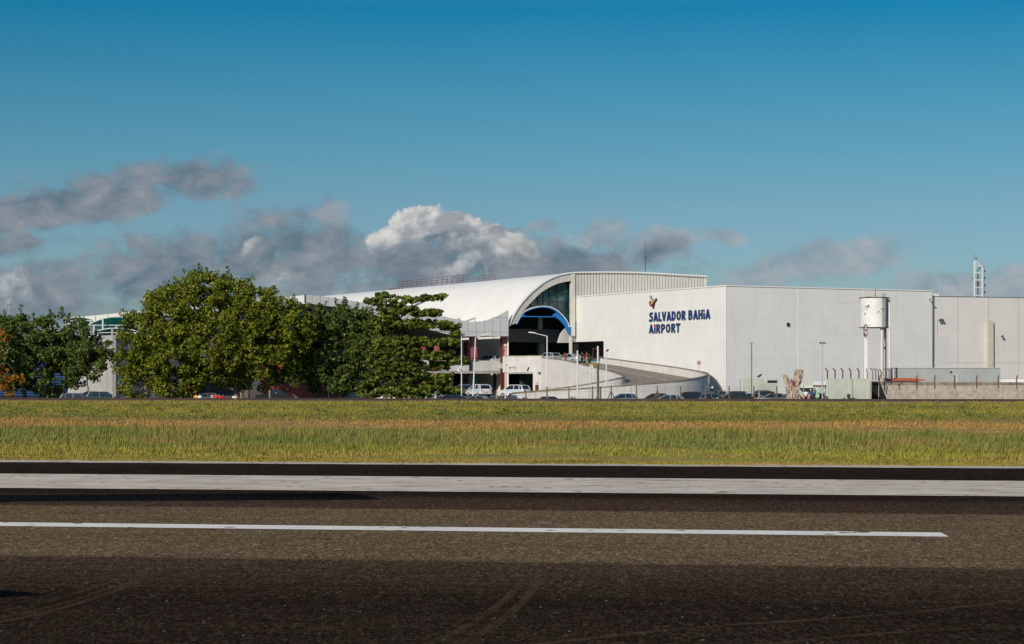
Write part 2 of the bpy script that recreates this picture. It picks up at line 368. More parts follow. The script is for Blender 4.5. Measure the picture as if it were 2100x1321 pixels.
# ------------------------------------------------------------------ ground: runway frame (r along the runway, n across it)
RA = R(8.8)
def rn(r, n, z=0.): return (r*math.cos(RA) + n*math.sin(RA), -r*math.sin(RA) + n*math.cos(RA), z)
def ncoord(x, y): return x*math.sin(RA) + y*math.cos(RA)
PROF = [(-200, 0), (60.8, 0), (64, .04), (120, .2), (218, .35), (224, .53), (230, .58), (232, .5), (237, -.2), (245, -.4), (280, .3), (6000, .3)]
def gz(x, y):
    n = ncoord(x, y)
    for (a, za), (b, zb) in zip(PROF, PROF[1:]):
        if n <= b: return za + (zb-za)*max(0, (n-a))/(b-a)
    return .3
def field_mat(name, blades):
    m = bpy.data.materials.new(name); m.use_nodes = True; t = NT(m.node_tree); b = t.n['Principled BSDF']
    pos = t.new('ShaderNodeNewGeometry').outputs['Position']
    n = t.vmath('DOT_PRODUCT', pos, (math.sin(RA), math.cos(RA), 0))
    mp = t.new('ShaderNodeMapping'); t.put(mp.inputs[0], pos); mp.inputs['Rotation'].default_value = (0, 0, RA); mp.inputs['Scale'].default_value = (.035, .13, .1)
    wob = t.noise(mp.outputs[0], 1, 6, .62)
    nn = t.math('ADD', n, t.math('MULTIPLY', t.math('SUBTRACT', wob, .5), t.mrange(n, 60, 140, 13, 55)))
    L = 160.
    def s(x): return (x-60)/L
    yel = (.33, .285, .055); grn = (.225, .23, .045); dgr = (.14, .16, .035); ora = (.44, .265, .095); blu = (.20, .235, .06)
    c = t.ramp(t.mrange(nn, 60, 220), [(0, yel), (s(65), yel), (s(70), (.29, .30, .045)), (s(77), blu), (s(89), blu), (s(95), grn), (s(100), ora), (s(113), ora), (s(121), dgr), (s(140), grn), (s(152), (.34, .30, .05)), (s(175), grn), (1., yel)])
    pn = t.noise(mp.outputs[0], 3.5, 6, .7)
    c = t.mix(t.mrange(pn, .47, .64, 0, .75), c, ora + (1,)); c = t.mix(t.mrange(t.noise(mp.outputs[0], 2.1, 7, .72), .50, .62, 0, .6), c, grn + (1,))
    c = t.mix(t.mrange(t.noise(mp.outputs[0], 9., 5, .7), .57, .66, 0, .6), c, (.34, .17, .085, 1))
    c = t.mix(t.mrange(t.noise(mp.outputs[0], 5.5, 6, .65), .55, .68, 0, .7), c, (.09, .12, .02, 1))
    fine = t.noise(pos, 1.3, 4, .7) if not blades else t.math('ADD', t.math('MULTIPLY', t.new('ShaderNodeNewGeometry').outputs['Random Per Island'], .6), t.math('MULTIPLY', t.noise(pos, .8, 4, .7), .5))
    c = t.mix(1.0, c, t.mix(t.mrange(fine, .3, .7), (.55, .56, .56, 1), (1.4, 1.34, 1.2, 1)), 'MULTIPLY')
    t.put(b.inputs['Base Color'], c); b.inputs['Roughness'].default_value = .7; b.inputs['Specular IOR Level'].default_value = .15
    if blades:
        tr = t.new('ShaderNodeBsdfTranslucent'); t.put(tr.inputs[0], c); ms = t.new('ShaderNodeMixShader'); ms.inputs[0].default_value = .25
        t.l.new(b.outputs[0], ms.inputs[1]); t.l.new(tr.outputs[0], ms.inputs[2]); t.l.new(ms.outputs[0], t.n['Material Output'].inputs[0])
    return m
M['field'] = field_mat('field', False); M['blades'] = field_mat('blades', True)

ns = [-200, -60, 0, 30, 60.8, 61.2, 62, 64] + list(range(66, 218, 2)) + [218, 221, 224, 227, 230, 232, 234, 237, 241, 245, 252, 260, 270, 280, 300, 400, 700, 1500, 6000]
rs = [-5000, -1500, -500, -200] + list(np.linspace(-120, 120, 121)) + [200, 500, 1500, 5000]
mb = MB(); vs = []
for n in ns:
    for r in rs:
        x, y, _ = rn(r, n); z = gz(x, y) - (.03 if n < 60.8 else 0)
        if 62 < n < 216: z += rnd.uniform(-.03, .03) + .05*math.sin(r*.21+n*.1)*math.sin(n*.17+r*.03)
        vs.append((x, y, z))
k = len(rs)
mb.add(vs, [(j*k+i, j*k+i+1, (j+1)*k+i+1, (j+1)*k+i) for j in range(len(ns)-1) for i in range(k-1)])
g = build(mb, 'ground', M['field'], smooth=True); tag(g, kind='structure')

def rsheet(name, n0, n1, z, m, r0=-3000, r1=3000, prof=False, lab=None):
    mb = MB()
    nl = [n0, n1] if not prof else [n0] + [n for n, _ in PROF if n0 < n < n1] + [n1]
    A = []
    for n in nl:
        A.append([(*rn(r, n)[:2], (gz(*rn(r, n)[:2]) if prof else 0) + z) for r in (r0, r1)])
    for a, b in zip(A, A[1:]): mb.add([a[0], a[1], b[1], b[0]], [(0, 1, 2, 3)])
    o = build(mb, name, m); tag(o, kind='structure'); return o
# asphalt, coloured by its distance across the runway (resurfacing lanes, rubber)
def asphalt_mat():
    m = bpy.data.materials.new('runway_asphalt'); m.use_nodes = True; t = NT(m.node_tree); b = t.n['Principled BSDF']
    pos = t.new('ShaderNodeNewGeometry').outputs['Position']
    n = t.vmath('DOT_PRODUCT', pos, (math.sin(RA), math.cos(RA), 0))
    mp = t.new('ShaderNodeMapping'); t.put(mp.inputs[0], pos); mp.inputs['Rotation'].default_value = (0, 0, RA); mp.inputs['Scale'].default_value = (.05, 1.3, 1)
    wob = t.math('MULTIPLY', t.math('SUBTRACT', t.noise(mp.outputs[0], 1, 8, .7), .5), .22)
    nn = t.math('ADD', n, wob)
    A, B = 15., 65.
    def s(x): return (x-A)/(B-A)
    dk = (.016, .012, .010); md = (.165, .114, .065); vd = (.030, .021, .0155)
    c = t.ramp(t.mrange(nn, A, B), [(0, (.030, .0205, .0145)), (s(20.4), (.036, .0245, .0165)), (s(22.8), (.031, .021, .0145)), (s(24.6), (.050, .034, .022)), (s(26.3), (.068, .046, .029)), (s(27.9), (.080, .054, .033)), (s(28.25), md),
                                   (s(34), (.178, .124, .070)), (s(39.3), md), (s(39.6), (.078, .050, .032)), (s(42.8), (.068, .042, .028)), (s(44.2), vd), (s(46), vd), (s(52), vd), (s(56), (.027, .019, .0145)), (1., (.036, .025, .018))])
    pos2 = t.new('ShaderNodeMapping'); t.put(pos2.inputs[0], pos); pos2.inputs['Rotation'].default_value = (0, 0, RA); pos2.inputs['Scale'].default_value = (.35, 2.2, 1)
    st = t.noise(pos2.outputs[0], 1, 8, .7)
    c = t.mix(1., c, t.mix(t.mrange(st, .3, .7), (.78, .78, .78, 1), (1.2, 1.2, 1.2, 1)), 'MULTIPLY')
    big = t.noise(pos, .09, 5, .6); c = t.mix(1., c, t.mix(t.mrange(big, .3, .7), (.88, .88, .88, 1), (1.1, 1.1, 1.1, 1)), 'MULTIPLY')
    gm = t.new('ShaderNodeMapping'); t.put(gm.inputs[0], pos); gm.inputs['Rotation'].default_value = (0, 0, RA); gm.inputs['Scale'].default_value = (1, .34, 1)
    vo = t.new('ShaderNodeTexVoronoi'); t.put(vo.inputs['Vector'], gm.outputs[0]); vo.inputs['Scale'].default_value = 46.; vo.inputs['Randomness'].default_value = 1
    vc = t.xyz(vo.outputs['Color'])[0]
    vo2 = t.new('ShaderNodeTexVoronoi'); t.put(vo2.inputs['Vector'], gm.outputs[0]); vo2.inputs['Scale'].default_value = 21.; vc2 = t.xyz(vo2.outputs['Color'])[1]
    g_ = t.math('ADD', t.math('MULTIPLY', vc, .65), t.math('MULTIPLY', vc2, .35))
    c = t.mix(1., c, t.ramp(g_, [(0, .35), (.42, .78), (.72, 1.3), (1, 2.9)]), 'MULTIPLY')
    sp = t.math('MULTIPLY', t.math('GREATER_THAN', t.xyz(vo.outputs['Color'])[2], .9992), .6); c = t.mix(sp, c, (.35, .33, .28, 1))
    # crack sealing lines
    for a_, wdt in ((31.6, .012), (37.2, .01), (29.6, .012), (25.05, .03), (22.2, .02)):
        wl = t.math('MULTIPLY', t.math('SUBTRACT', t.noise(mp.outputs[0], .6, 5, .7), .5), .8)
        ln = t.math('LESS_THAN', t.math('ABSOLUTE', t.math('SUBTRACT', t.math('ADD', n, wl), a_)), wdt)
        gate = t.mrange(t.noise(pos, .12 + a_*.001, 2), .45, .55, 0, .8)
        c = t.mix(t.math('MULTIPLY', ln, gate), c, ((.012, .01, .009, 1) if a_ > 28 else (.07, .05, .038, 1)))
    t.put(b.inputs['Base Color'], c); b.inputs['Roughness'].default_value = 1.; b.inputs['Specular IOR Level'].default_value = .0
    bn = t.new('ShaderNodeBump'); bn.inputs['Strength'].default_value = .5; bn.inputs['Distance'].default_value = .012
    t.put(bn.inputs['Height'], t.math('ADD', g_, t.noise(pos, 50, 3))); t.put(b.inputs['Normal'], bn.outputs[0])
    return m
rsheet('runway', -120, 61.0, 0., asphalt_mat())
def worn_paint(name, c, k, sc):
    m = bpy.data.materials.new(name); m.use_nodes = True; t = NT(m.node_tree); b = t.n['Principled BSDF']
    pos = t.new('ShaderNodeNewGeometry').outputs['Position']
    mp = t.new('ShaderNodeMapping'); t.put(mp.inputs[0], pos); mp.inputs['Rotation'].default_value = (0, 0, RA); mp.inputs['Scale'].default_value = sc
    f = t.noise(mp.outputs[0], 1, 8, .72)
    f2 = t.noise(pos, .5, 4, .6)
    cc_ = t.mix(t.mrange(f2, .3, .7), tuple(x*.86 for x in c) + (1,), c + (1,))
    vo = t.new('ShaderNodeTexVoronoi'); t.put(vo.inputs['Vector'], pos); vo.inputs['Scale'].default_value = 6.
    cc_ = t.mix(t.math('GREATER_THAN', t.xyz(vo.outputs['Color'])[0], .985), cc_, (.12, .09, .07, 1))
    t.put(b.inputs['Base Color'], t.mix(t.mrange(f, k, k+.12, 0, .85), cc_, (.2, .15, .11, 1))); b.inputs['Roughness'].default_value = .9; b.inputs['Specular IOR Level'].default_value = .05
    return m
rsheet('wide_painted_band', 45.8, 52.9, .004, worn_paint('band_paint', (.84, .72, .575), .475, (.5, 5.5, 1)))
lp = worn_paint('line_paint', (.92, .86, .76), .64, (.5, 5, 1))
mb = MB(); xe = rn(0, 33.7)
Xe = X(1946, 33.0); re = (Xe - 33.7*math.sin(RA))/math.cos(RA)
mb.add([(*rn(-400, 33.7)[:2], .004), (*rn(re, 33.7)[:2], .004), (*rn(re-.07, 34.6)[:2], .004), (*rn(-400, 34.6)[:2], .004)], [(0, 1, 2, 3)])
o = build(mb, 'painted_line', lp); tag(o, kind='structure')
# ragged pale concrete lip where the runway meets the grass
mb = MB(); A = []; B = []
for i in range(0, 361):
    r = -60 + i*.33; A.append((*rn(r, 60.35 + .12*math.sin(i*.7)*rnd.random())[:2], .012)); B.append((*rn(r, 61.35 + rnd.uniform(-.35, .35))[:2], .035))
mb.strip(A, B)
o = build(mb, 'concrete_edge_strip', worn_paint('lip', (.62, .53, .43), .57, (.8, 2, 1))); tag(o, kind='structure')
# perimeter road beyond the grass and the car park behind it
M['far_road'] = stripes('far_road', (.075, .045, .03), (.16, .095, .062), (.05, .5, 1), .35, .65)
rsheet('perimeter_road', 219.2, 230.5, .02, M['far_road'], -3000, 3000, True)
rsheet('road_edge_line', 218.4, 219.6, .035, mat('edge_paint', (.34, .24, .18), .9, .3, 1.5), -3000, 3000, True)
mb = MB()
rr = np.linspace(-130, 130, 60); nl = [236, 241, 245, 252, 260, 270, 280, 300, 330]
vs = [(*rn(r, n)[:2], gz(*rn(r, n)[:2]) + .03) for n in nl for r in rr]
mb.add(vs, [(j*60+i, j*60+i+1, (j+1)*60+i+1, (j+1)*60+i) for j in range(len(nl)-1) for i in range(59)])
o = build(mb, 'car_park_ground', mat('car_park', (.16, .14, .12), .95, .2, 1)); tag(o, kind='structure')
# tyre marks: long curved scuffs on the near asphalt
def scuff_mat():
    m = bpy.data.materials.new('scuff'); m.use_nodes = True; t = NT(m.node_tree); b = t.n['Principled BSDF']
    pos = t.new('ShaderNodeNewGeometry').outputs['Position']
    b.inputs['Base Color'].default_value = (.15, .10, .06, 1); b.inputs['Roughness'].default_value = 1; b.inputs['Specular IOR Level'].default_value = 0
    f = t.math('MULTIPLY', t.mrange(t.noise(pos, 28, 3, .8), .42, .6, .15, 1), t.mrange(t.noise(pos, .9, 5, .6), .36, .62, .15, .75))
    t.put(b.inputs['Alpha'], f); return m
M['scuff'] = scuff_mat()
def gp(px, py): Y = HC*FOC/(py-HY); return Vector((X(px, Y), Y, 0))
def scuff(pts, wd):
    c = [gp(*p) for p in pts]; mb = MB(); A = []; B = []
    # Catmull-Rom through the marks
    pp = []
    for i in range(len(c)-1):
        p0 = c[max(i-1, 0)]; p1 = c[i]; p2 = c[i+1]; p3 = c[min(i+2, len(c)-1)]
        for k in range(8):
            s_ = k/8; pp.append(.5*((2*p1) + (p2-p0)*s_ + (2*p0-5*p1+4*p2-p3)*s_*s_ + (3*p1-p0-3*p2+p3)*s_**3))
    pp.append(c[-1])
    for i, p in enumerate(pp):
        d = (pp[min(i+1, len(pp)-1)] - pp[max(i-1, 0)]).normalized(); q = Vector((-d.y, d.x, 0))*wd/2
        A.append((p.x-q.x, p.y-q.y, .003)); B.append((p.x+q.x, p.y+q.y, .003))
    mb.strip(A, B); o = build(mb, 'tyre_mark', M['scuff']); tag(o, kind='structure')
for o_, w_ in ((0, .10), (9, .07), (22, .06)):
    scuff([(-20, 1280-o_), (60, 1264-o_), (150, 1241-o_), (215, 1219-o_), (270, 1200-o_*.7), (300, 1186-o_*.5), (312, 1172-o_*.4)], w_)
for o_, w_ in ((0, .07), (12, .05), (60, .07), (74, .04)):
    scuff([(850+o_, 1330), (930+o_*.92, 1297), (985+o_*.8, 1266), (1030+o_*.68, 1232), (1058+o_*.58, 1205), (1072+o_*.5, 1184)], w_)
scuff([(1040, 1330), (1400, 1290), (1800, 1262), (2110, 1230)], .12)
scuff([(1500, 1330), (1800, 1300), (2110, 1285)], .12)
scuff([(-20, 1198), (300, 1202), (800, 1207), (1300, 1213)], .08)
mb = MB(); c = gp(1117, 1072); mb.add([(c.x+math.cos(a)*.135*rnd.uniform(.9, 1.1)*1.0, c.y+math.sin(a)*.33*rnd.uniform(.8, 1.1), .004) for a in np.linspace(0, 6.28, 17)[:-1]], [tuple(range(16))])
o = build(mb, 'pale_patch', mat('patch', (.2, .16, .11), .9, .2, 9)); tag(o, kind='structure')

# ------------------------------------------------------------------ grass (uncountable): blades, denser near the runway
def blades():
    N = 430000
    u = rng.random(N); n = 60.9*(218/60.9)**u                     # pdf ~ 1/n
    n = np.where(rng.random(N) < .08, 60.9+rng.random(N)*3, n)
    n += (rng.random(N)-.5)*.3*(n/60); n = np.clip(n, 60.75, 217.8)
    px = rng.uniform(-620, 2720, N); k = (px-CX)/FOC
    Y = n/(math.cos(RA) + k*math.sin(RA)); x = k*Y
    prof_n = np.array([a for a, _ in PROF]); prof_z = np.array([b for _, b in PROF]); z = np.interp(n, prof_n, prof_z)
    cl = np.sin(x*.9+n*.5)*np.sin(x*.37-n*.8+1) + .7*np.sin(x*.23+n*.13)          # patches of taller grass
    tall = np.exp(-((n-84)/11)**2)
    h = (.07 + .05*rng.random(N)) * (1 + np.clip(cl, -.5, 1.5)*.5) + tall*.17*(1+np.clip(cl, -.8, 1.4)*.7)*(.5+rng.random(N))
    h *= np.where(n < 66, .55, 1.) * np.where(n > 100, 1.2, 1.)
    h *= np.where(rng.random(N) < .02, 1.9, 1)
    wd = .012*(n/60)**1.0*(.7+rng.random(N)) + .006
    a = rng.random(N)*math.pi; lean = rng.normal(.35, .35, N)*h; la = rng.random(N)*6.283
    dx = np.cos(a)*wd; dy = np.sin(a)*wd
    tx = x + np.cos(la)*lean*.6 + lean*.5; ty = y = Y + np.sin(la)*lean*.6
    v = np.empty((N, 3, 3)); v[:, 0] = np.stack([x-dx, Y-dy, z-.03], 1); v[:, 1] = np.stack([x+dx, Y+dy, z-.03], 1); v[:, 2] = np.stack([tx, ty, z+h], 1)
    o = npmesh('grass', v.reshape(-1, 3), 3, M['blades']); tag(o, 'mown and patchy grass strip between runway and perimeter road', 'grass', kind='stuff')
blades()
def leafcloud(c, rad, n, size, up=.4, flat=1., elong=1.5, squash=(1, 1, 1)):
    """n small rhombic leaves in an ellipsoid; returns (n*4,3)"""
    d = rng.normal(size=(n, 3)); d /= np.linalg.norm(d, axis=1)[:, None]
    r = rng.random((n, 1))**.45; p = np.array(c) + d*r*rad*np.array(squash)
    nr = d + rng.normal(size=(n, 3))*.6; nr[:, 2] += up; nr /= np.linalg.norm(nr, axis=1)[:, None]
    a = np.cross(nr, rng.normal(size=(n, 3))); a /= np.linalg.norm(a, axis=1)[:, None]; b = np.cross(nr, a)
    s = size*(.6+.8*rng.random((n, 1))); a = a*s*elong*.5; b = b*s*.5
    return np.stack([p-a, p+b*.9-a*.1, p+a, p-b*.9-a*.1], 1).reshape(-1, 3)
ws = []
for i in range(520):
    px = rnd.uniform(-40, 2140); n = rnd.choice([rnd.uniform(120, 212), rnd.gauss(143, 8), rnd.gauss(143, 8), rnd.gauss(172, 6), rnd.uniform(66, 98)])
    if math.sin(px*.021+n*.3)+math.sin(px*.0073+1) < -.5: continue
    k = (px-CX)/FOC; Y = n/(math.cos(RA)+k*math.sin(RA)); s_ = rnd.uniform(.15, .4)*(1.6 if n > 120 else .6)
    ws.append(leafcloud((k*Y, Y, gz(k*Y, Y)+s_*.25), s_, 46, .09 if n > 120 else .05, squash=(1.5, 1.5, .5)))
o = npmesh('low_weeds', np.concatenate(ws), 4, M['leaf_weed']); tag(o, 'dark leafy weeds in patches over the grass strip', 'weeds', kind='stuff')

# ------------------------------------------------------------------ trees
def limb(mb, p0, p1, r0, r1, n=6, wob=.3):
    p0 = Vector(p0); p1 = Vector(p1); L = (p1-p0).length; path = []; rr_ = []
    for i in range(n+1):
        s_ = i/n; q = p0.lerp(p1, s_) + Vector((rnd.uniform(-1, 1), rnd.uniform(-1, 1), rnd.uniform(-.5, .5)))*wob*L*.12*(1 if 0 < i < n else 0) + Vector((0, 0, L*.1*math.sin(math.pi*s_)))
        path.append(q); rr_.append(r0+(r1-r0)*s_)
    mb.tube(path, rr_, 7); return path
def tree(name, label, px, Y, blobs, leaf, lsize, ncl, nleaf, trunks, crad=.75, group=None, zsq=.75, kinds=None, up=.5, inner=.18):
    """blobs: (px,py,rx_px,ry_px,depth_m[,dY]); trunks: list of (px base, px top, py top, radius)"""
    gx = X(px, Y); root = thing(name, (gx, Y, gz(gx, Y)), label, 'tree', group)
    area = [b[2]*b[3] for b in blobs]; tot = sum(area); P_ = []
    cents = []
    for b, a in zip(blobs, area):
        dY = b[5] if len(b) > 5 else 0; c = P(b[0], b[1], Y+dY); rx = b[2]/FOC*Y; rz = b[3]/FOC*Y; cents.append((c, rx, rz, b[4]))
    for (c, rx, rz, ry), a in zip(cents, area):
        k = max(6, int(ncl*a/tot))
        for i in range(k):
            d = rng.normal(size=3); d /= np.linalg.norm(d)
            if d[1] > .35: d[1] = -d[1]*.9                           # most foliage on the side that is lit and seen, some behind
            s_ = 1.0 - abs(rng.normal())*.13 if rng.random() > inner else rng.random()*.8
            p = np.array([c.x+d[0]*rx*s_, c.y+d[1]*ry*s_, c.z+d[2]*rz*s_])
            if p[2] < gz(p[0], p[1])+.25: continue
            gap = math.sin(p[0]*1.25+p[2]*.9+px)*math.sin(p[2]*1.5-p[0]*.55+2)+.5*math.sin(p[0]*2.6+p[2]*2.9)
            if gap < -.45: continue
            cr = crad*rng.uniform(.45, 1.35)
            P_.append(leafcloud(p, cr, int(nleaf*(cr/crad)**2), lsize, up=up, squash=(1.1, 1.1, zsq)))
            if rng.random() < .6:                                   # a spray of leaves sticking out of the clump
                dd = d + rng.normal(size=3)*.35; dd[2] = abs(dd[2])*.6+.35; dd /= np.linalg.norm(dd)
                for q_ in (1., 1.45): P_.append(leafcloud(p+dd*cr*q_, cr*.38, 9, lsize, up=up))
    o = npmesh('crown', np.concatenate(P_), 4, leaf, root)
    mb = MB()
    for (bx, tx, ty, r) in trunks:
        b0 = Vector((X(bx, Y), Y, gz(X(bx, Y), Y)-.3)); t0 = P(tx, ty, Y)
        path = limb(mb, b0, t0, r, r*.55, 7)
        for c, rx, rz, ry in cents:
            if rnd.random() < .75:
                st = path[rnd.choice([4, 5, 6, 7])]
                e = Vector((c.x+rnd.uniform(-.6, .6)*rx, c.y-rnd.uniform(.2, .8)*ry, c.z+rnd.uniform(-.5, .4)*rz)); pth = limb(mb, st, e, r*.35, r*.1, 6)
                for q in range(3):
                    s2 = pth[rnd.choice([2, 3, 4, 5])]; e2 = s2 + Vector((rnd.uniform(-1, 1)*rx*.6, -rnd.uniform(.1, .6)*ry, rnd.uniform(-.2, .7)*rz)); limb(mb, s2, e2, r*.12, r*.03, 4)
    build(mb, 'trunk', M['bark'], root, smooth=True)
    return root
tree('ficus_tree', 'huge spreading yellow-green tree with a domed crown, the largest in the photo', 505, 262,
     [(430, 616, 72, 52, 6), (362, 640, 62, 50, 5), (306, 690, 56, 58, 5), (505, 636, 68, 46, 6), (565, 662, 52, 44, 5), (604, 688, 40, 44, 4), (470, 700, 110, 70, 7, -1), (375, 715, 90, 60, 6, -1.5), (545, 735, 66, 50, 5),
      (270, 740, 34, 42, 3), (285, 790, 46, 28, 3), (360, 785, 60, 28, 4), (430, 770, 70, 24, 4), (398, 586, 40, 24, 2.5), (462, 588, 44, 24, 2.5), (330, 622, 34, 22, 2), (525, 606, 34, 18, 2), (612, 648, 30, 18, 2), (575, 628, 30, 16, 2), (515, 775, 50, 24, 4, 2)],
     M['leaf_ficus'], .235, 2000, 70, [(490, 470, 760, .45), (512, 480, 775, .25), (505, 520, 750, .35), (420, 415, 780, .2)], crad=.75, zsq=.8, up=.7)
tree('dark_leafed_tree', 'dark glossy tree between the huge domed tree and the tiered tree', 690, 268,
     [(640, 680, 40, 40, 4), (665, 662, 40, 34, 4), (702, 662, 62, 38, 5), (625, 740, 38, 44, 4), (725, 720, 55, 62, 5), (655, 725, 48, 60, 5), (690, 780, 58, 32, 4), (745, 700, 36, 50, 4), (730, 795, 40, 24, 3), (640, 770, 35, 22, 3)],
     M['leaf_dark'], .26, 950, 60, [(705, 700, 740, .3), (672, 665, 770, .16), (650, 648, 775, .12)], crad=.7, up=.4)
tree('broad_shade_tree', 'broad dark green tree at the left edge in front of the blue slats', 60, 266,
     [(60, 688, 62, 44, 5), (112, 688, 78, 44, 5), (168, 708, 40, 40, 4), (40, 745, 58, 60, 5, -1), (105, 755, 62, 58, 5, -1), (150, 735, 38, 40, 4), (-40, 690, 70, 50, 5), (-60, 760, 60, 60, 5)],
     M['leaf_dark'], .26, 1150, 62, [(50, 55, 740, .3), (100, 105, 750, .22)], crad=.7, up=.45)
tree('thin_crowned_tree', 'sparse dark tree in front of the pale concrete wall, right of the broad shade tree', 180, 262,
     [(190, 722, 38, 40, 3), (170, 765, 32, 28, 3), (212, 738, 18, 32, 2.5), (150, 780, 20, 18, 2)],
     M['leaf_dark'], .24, 170, 40, [(180, 178, 765, .1)], crad=.5, up=.3, inner=.4)
tree('flame_tree', 'orange-leaved tree cut by the left edge of the photo', 0, 258,
     [(2, 680, 16, 20, 1.8), (22, 790, 18, 20, 1.8), (38, 776, 10, 14, 1.2), (-15, 740, 20, 50, 2)], M['leaf_orange'], .22, 110, 45, [(-8, -5, 700, .1)], crad=.45)
for i, (px, cx, cy) in enumerate([(554, 560, 762), (588, 596, 768)]):
    tree('sapling', ['small thin tree with crooked trunk, left one of two before the red wall', 'small straight thin tree, right one of two before the red wall'][i], px, 262,
         [(cx, cy, 26, 16, 2), (cx+14, cy+14, 18, 12, 1.6)], M['leaf_dark'], .22, 60, 34, [(px, px-2+i*3, 770, .12)], crad=.42, group='small trees before the red wall', inner=.5)
# tiered almond tree: flat storeys of rosettes on a straight trunk
def tiered():
    Y = 250; gx = X(842, Y); root = thing('tiered_tree', (gx, Y, gz(gx, Y)), 'tall tree with flat tiered storeys of leaves beside the pink columns', 'tree')
    T = [(790, 604, 20, 7), (782, 620, 34, 8), (765, 616, 16, 5), (815, 626, 18, 7), (850, 613, 38, 7), (885, 609, 22, 5), (909, 606, 5, 3), (800, 638, 30, 9), (835, 634, 28, 8), (870, 641, 34, 9), (895, 641, 12, 6),
         (790, 656, 34, 10), (825, 664, 50, 12), (880, 664, 48, 11), (922, 668, 20, 13), (935, 682, 10, 6), (800, 676, 38, 9), (765, 662, 14, 6),
         (790, 700, 34, 12), (840, 698, 48, 10), (895, 700, 48, 10), (935, 703, 14, 8), (775, 722, 26, 12), (830, 722, 50, 13), (890, 728, 45, 11), (935, 738, 20, 10), (955, 741, 6, 6),
         (790, 745, 40, 12), (845, 750, 50, 12), (900, 748, 22, 10), (775, 768, 34, 13), (835, 772, 55, 13), (895, 775, 35, 12), (760, 790, 25, 12), (820, 795, 50, 12), (880, 798, 50, 11), (930, 800, 20, 9), (905, 786, 26, 8), (765, 806, 30, 10), (840, 808, 50, 9)]
    P_ = []
    for (px, py, hw, hh) in T:
        hw *= .98; rw = hw/FOC*Y; rh = hh/FOC*Y*.85; k = int(12 + hw*hh*.115)
        dy = min(rw, 3.6)
        for j in range(k):
            a = rng.random()*6.283; q = math.sqrt(rng.random()); yy = math.sin(a)*q*dy; yy = yy if yy < 0 else yy*.6
            p = np.array([X(px, Y)+math.cos(a)*q*rw, Y+yy, Z(py, Y)+rng.uniform(-1., .8)*rh])
            P_.append(leafcloud(p, .36, 17, .30, up=1.0, squash=(1.15, 1.15, .45), elong=1.6))
    npmesh('crown', np.concatenate(P_), 4, M['leaf_almond'], root)
    mb = MB(); top = P(792, 602, Y); base = Vector((gx, Y, gz(gx, Y)-.3)); path = limb(mb, base, Vector((X(812, Y), Y, Z(640, Y))), .32, .12, 8, .1); limb(mb, path[-1], top, .12, .04, 4)
    for (px, py, hw, hh) in T:
        zc = Z(py, Y); s_ = min(8, max(0, int((zc - base.z)/(path[-1].z-base.z)*8)))
        for sg in (-1, 1):
            if rnd.random() < .8: limb(mb, path[max(0, s_-1)], P(px+sg*hw*.7, py+2, Y-rnd.uniform(-1, 2)), .07, .02, 5, .15)
    build(mb, 'trunk', M['bark'], root, smooth=True)
tiered()
def shrub(px, Y, hpx, wpx, leaf, label, n=26, sz=.13):
    x = X(px, Y); z0 = gz(x, Y); r = thing('weed_bush', (x, Y, z0), label, 'bush'); h = hpx/FOC*Y; wd = wpx/FOC*Y/2
    P_ = []; mb = MB()
    for i in range(n):
        a = rnd.random()*6.28; q = rnd.random()**.6; hh = h*(1-q*.7)*rnd.uniform(.5, 1.); tip = (x+math.cos(a)*q*wd, Y+math.sin(a)*q*wd*.6, z0+hh)
        mb.tube([(x+math.cos(a)*q*wd*.3, Y, z0-.1), tip], [.02, .008], 4); P_.append(leafcloud(tip, .22, 16, sz, up=.8)); P_.append(leafcloud(tuple(np.array(tip)*.6+np.array((x, Y, z0))*.4), .22, 10, sz, up=.8))
    npmesh('foliage', np.concatenate(P_), 4, leaf, r); build(mb, 'stem', M['bark'], r)
shrub(1742, 246, 26, 38, M['leaf_weed'], 'leafy green bush against the pale green wall', 46)
shrub(1176, 250, 22, 34, M['leaf_weed'], 'thin straggly weed before the white ramp wall', 9)
shrub(1370, 244, 14, 30, M['leaf_weed'], 'low weeds at the foot of the braced fence post right of the bluish hatchback', 10)
shrub(1480, 242, 18, 32, M['leaf_weed'], 'green weeds between the fence posts beside the dark saloon', 16)
shrub(1590, 243, 12, 40, M['leaf_weed'], 'low weeds just left of the dead tree stump', 14)
shrub(285, 252, 26, 50, M['leaf_ficus'], 'bright green suckers at the foot of the domed tree', 24)
shrub(478, 255, 30, 22, M['leaf_ficus'], 'bright green sprig below the crown of the domed tree', 12)
shrub(430, 262, 26, 34, M['leaf_dry'], 'drooping golden dry foliage under the domed tree', 26)
shrub(1892, 232.5, 9, 14, M['leaf_weed'], 'small weed on the verge before the old plaster wall', 8)
shrub(1515, 243, 10, 30, M['leaf_weed'], 'short weeds before the dark parked cars near the building corner', 8)
# ------------------------------------------------------------------ the white terminal box
CY = 285.0
C0 = (X(1490, CY), CY); A_END = (X(1174, CY*1.132), CY*1.132); B_END = (X(1912, CY*1.0585), CY*1.0585)
WL = Plane(C0, (A_END[0]-C0[0], A_END[1]-C0[1]))              # side wall, runs away to the left; outward = left-front
WL.n = (-abs(WL.n[0]), -abs(WL.n[1]))
WR = Plane(C0, (B_END[0]-C0[0], B_END[1]-C0[1])); WR.n = (abs(WR.n[0]), -abs(WR.n[1]))
ZR = Z(587, CY)                                                # roof edge
LL = WL.t(1174); LR = WR.t(1912)
box = thing('terminal_block', (C0[0], C0[1], 0), 'big windowless white panelled block with the blue lettering and a sharp sunlit corner', 'building')
t0, t1 = WL.t(1238), LL; zo = Z(700.5, WL.q((t0+t1)/2, 0).y)   # opening at the deck
deckZ = 5.35
mb = MB(); mb.slab(WL, .0, t0, -1, ZR, -.4, 0); mb.slab(WL, t0, t1, zo, ZR, -.4, 0)
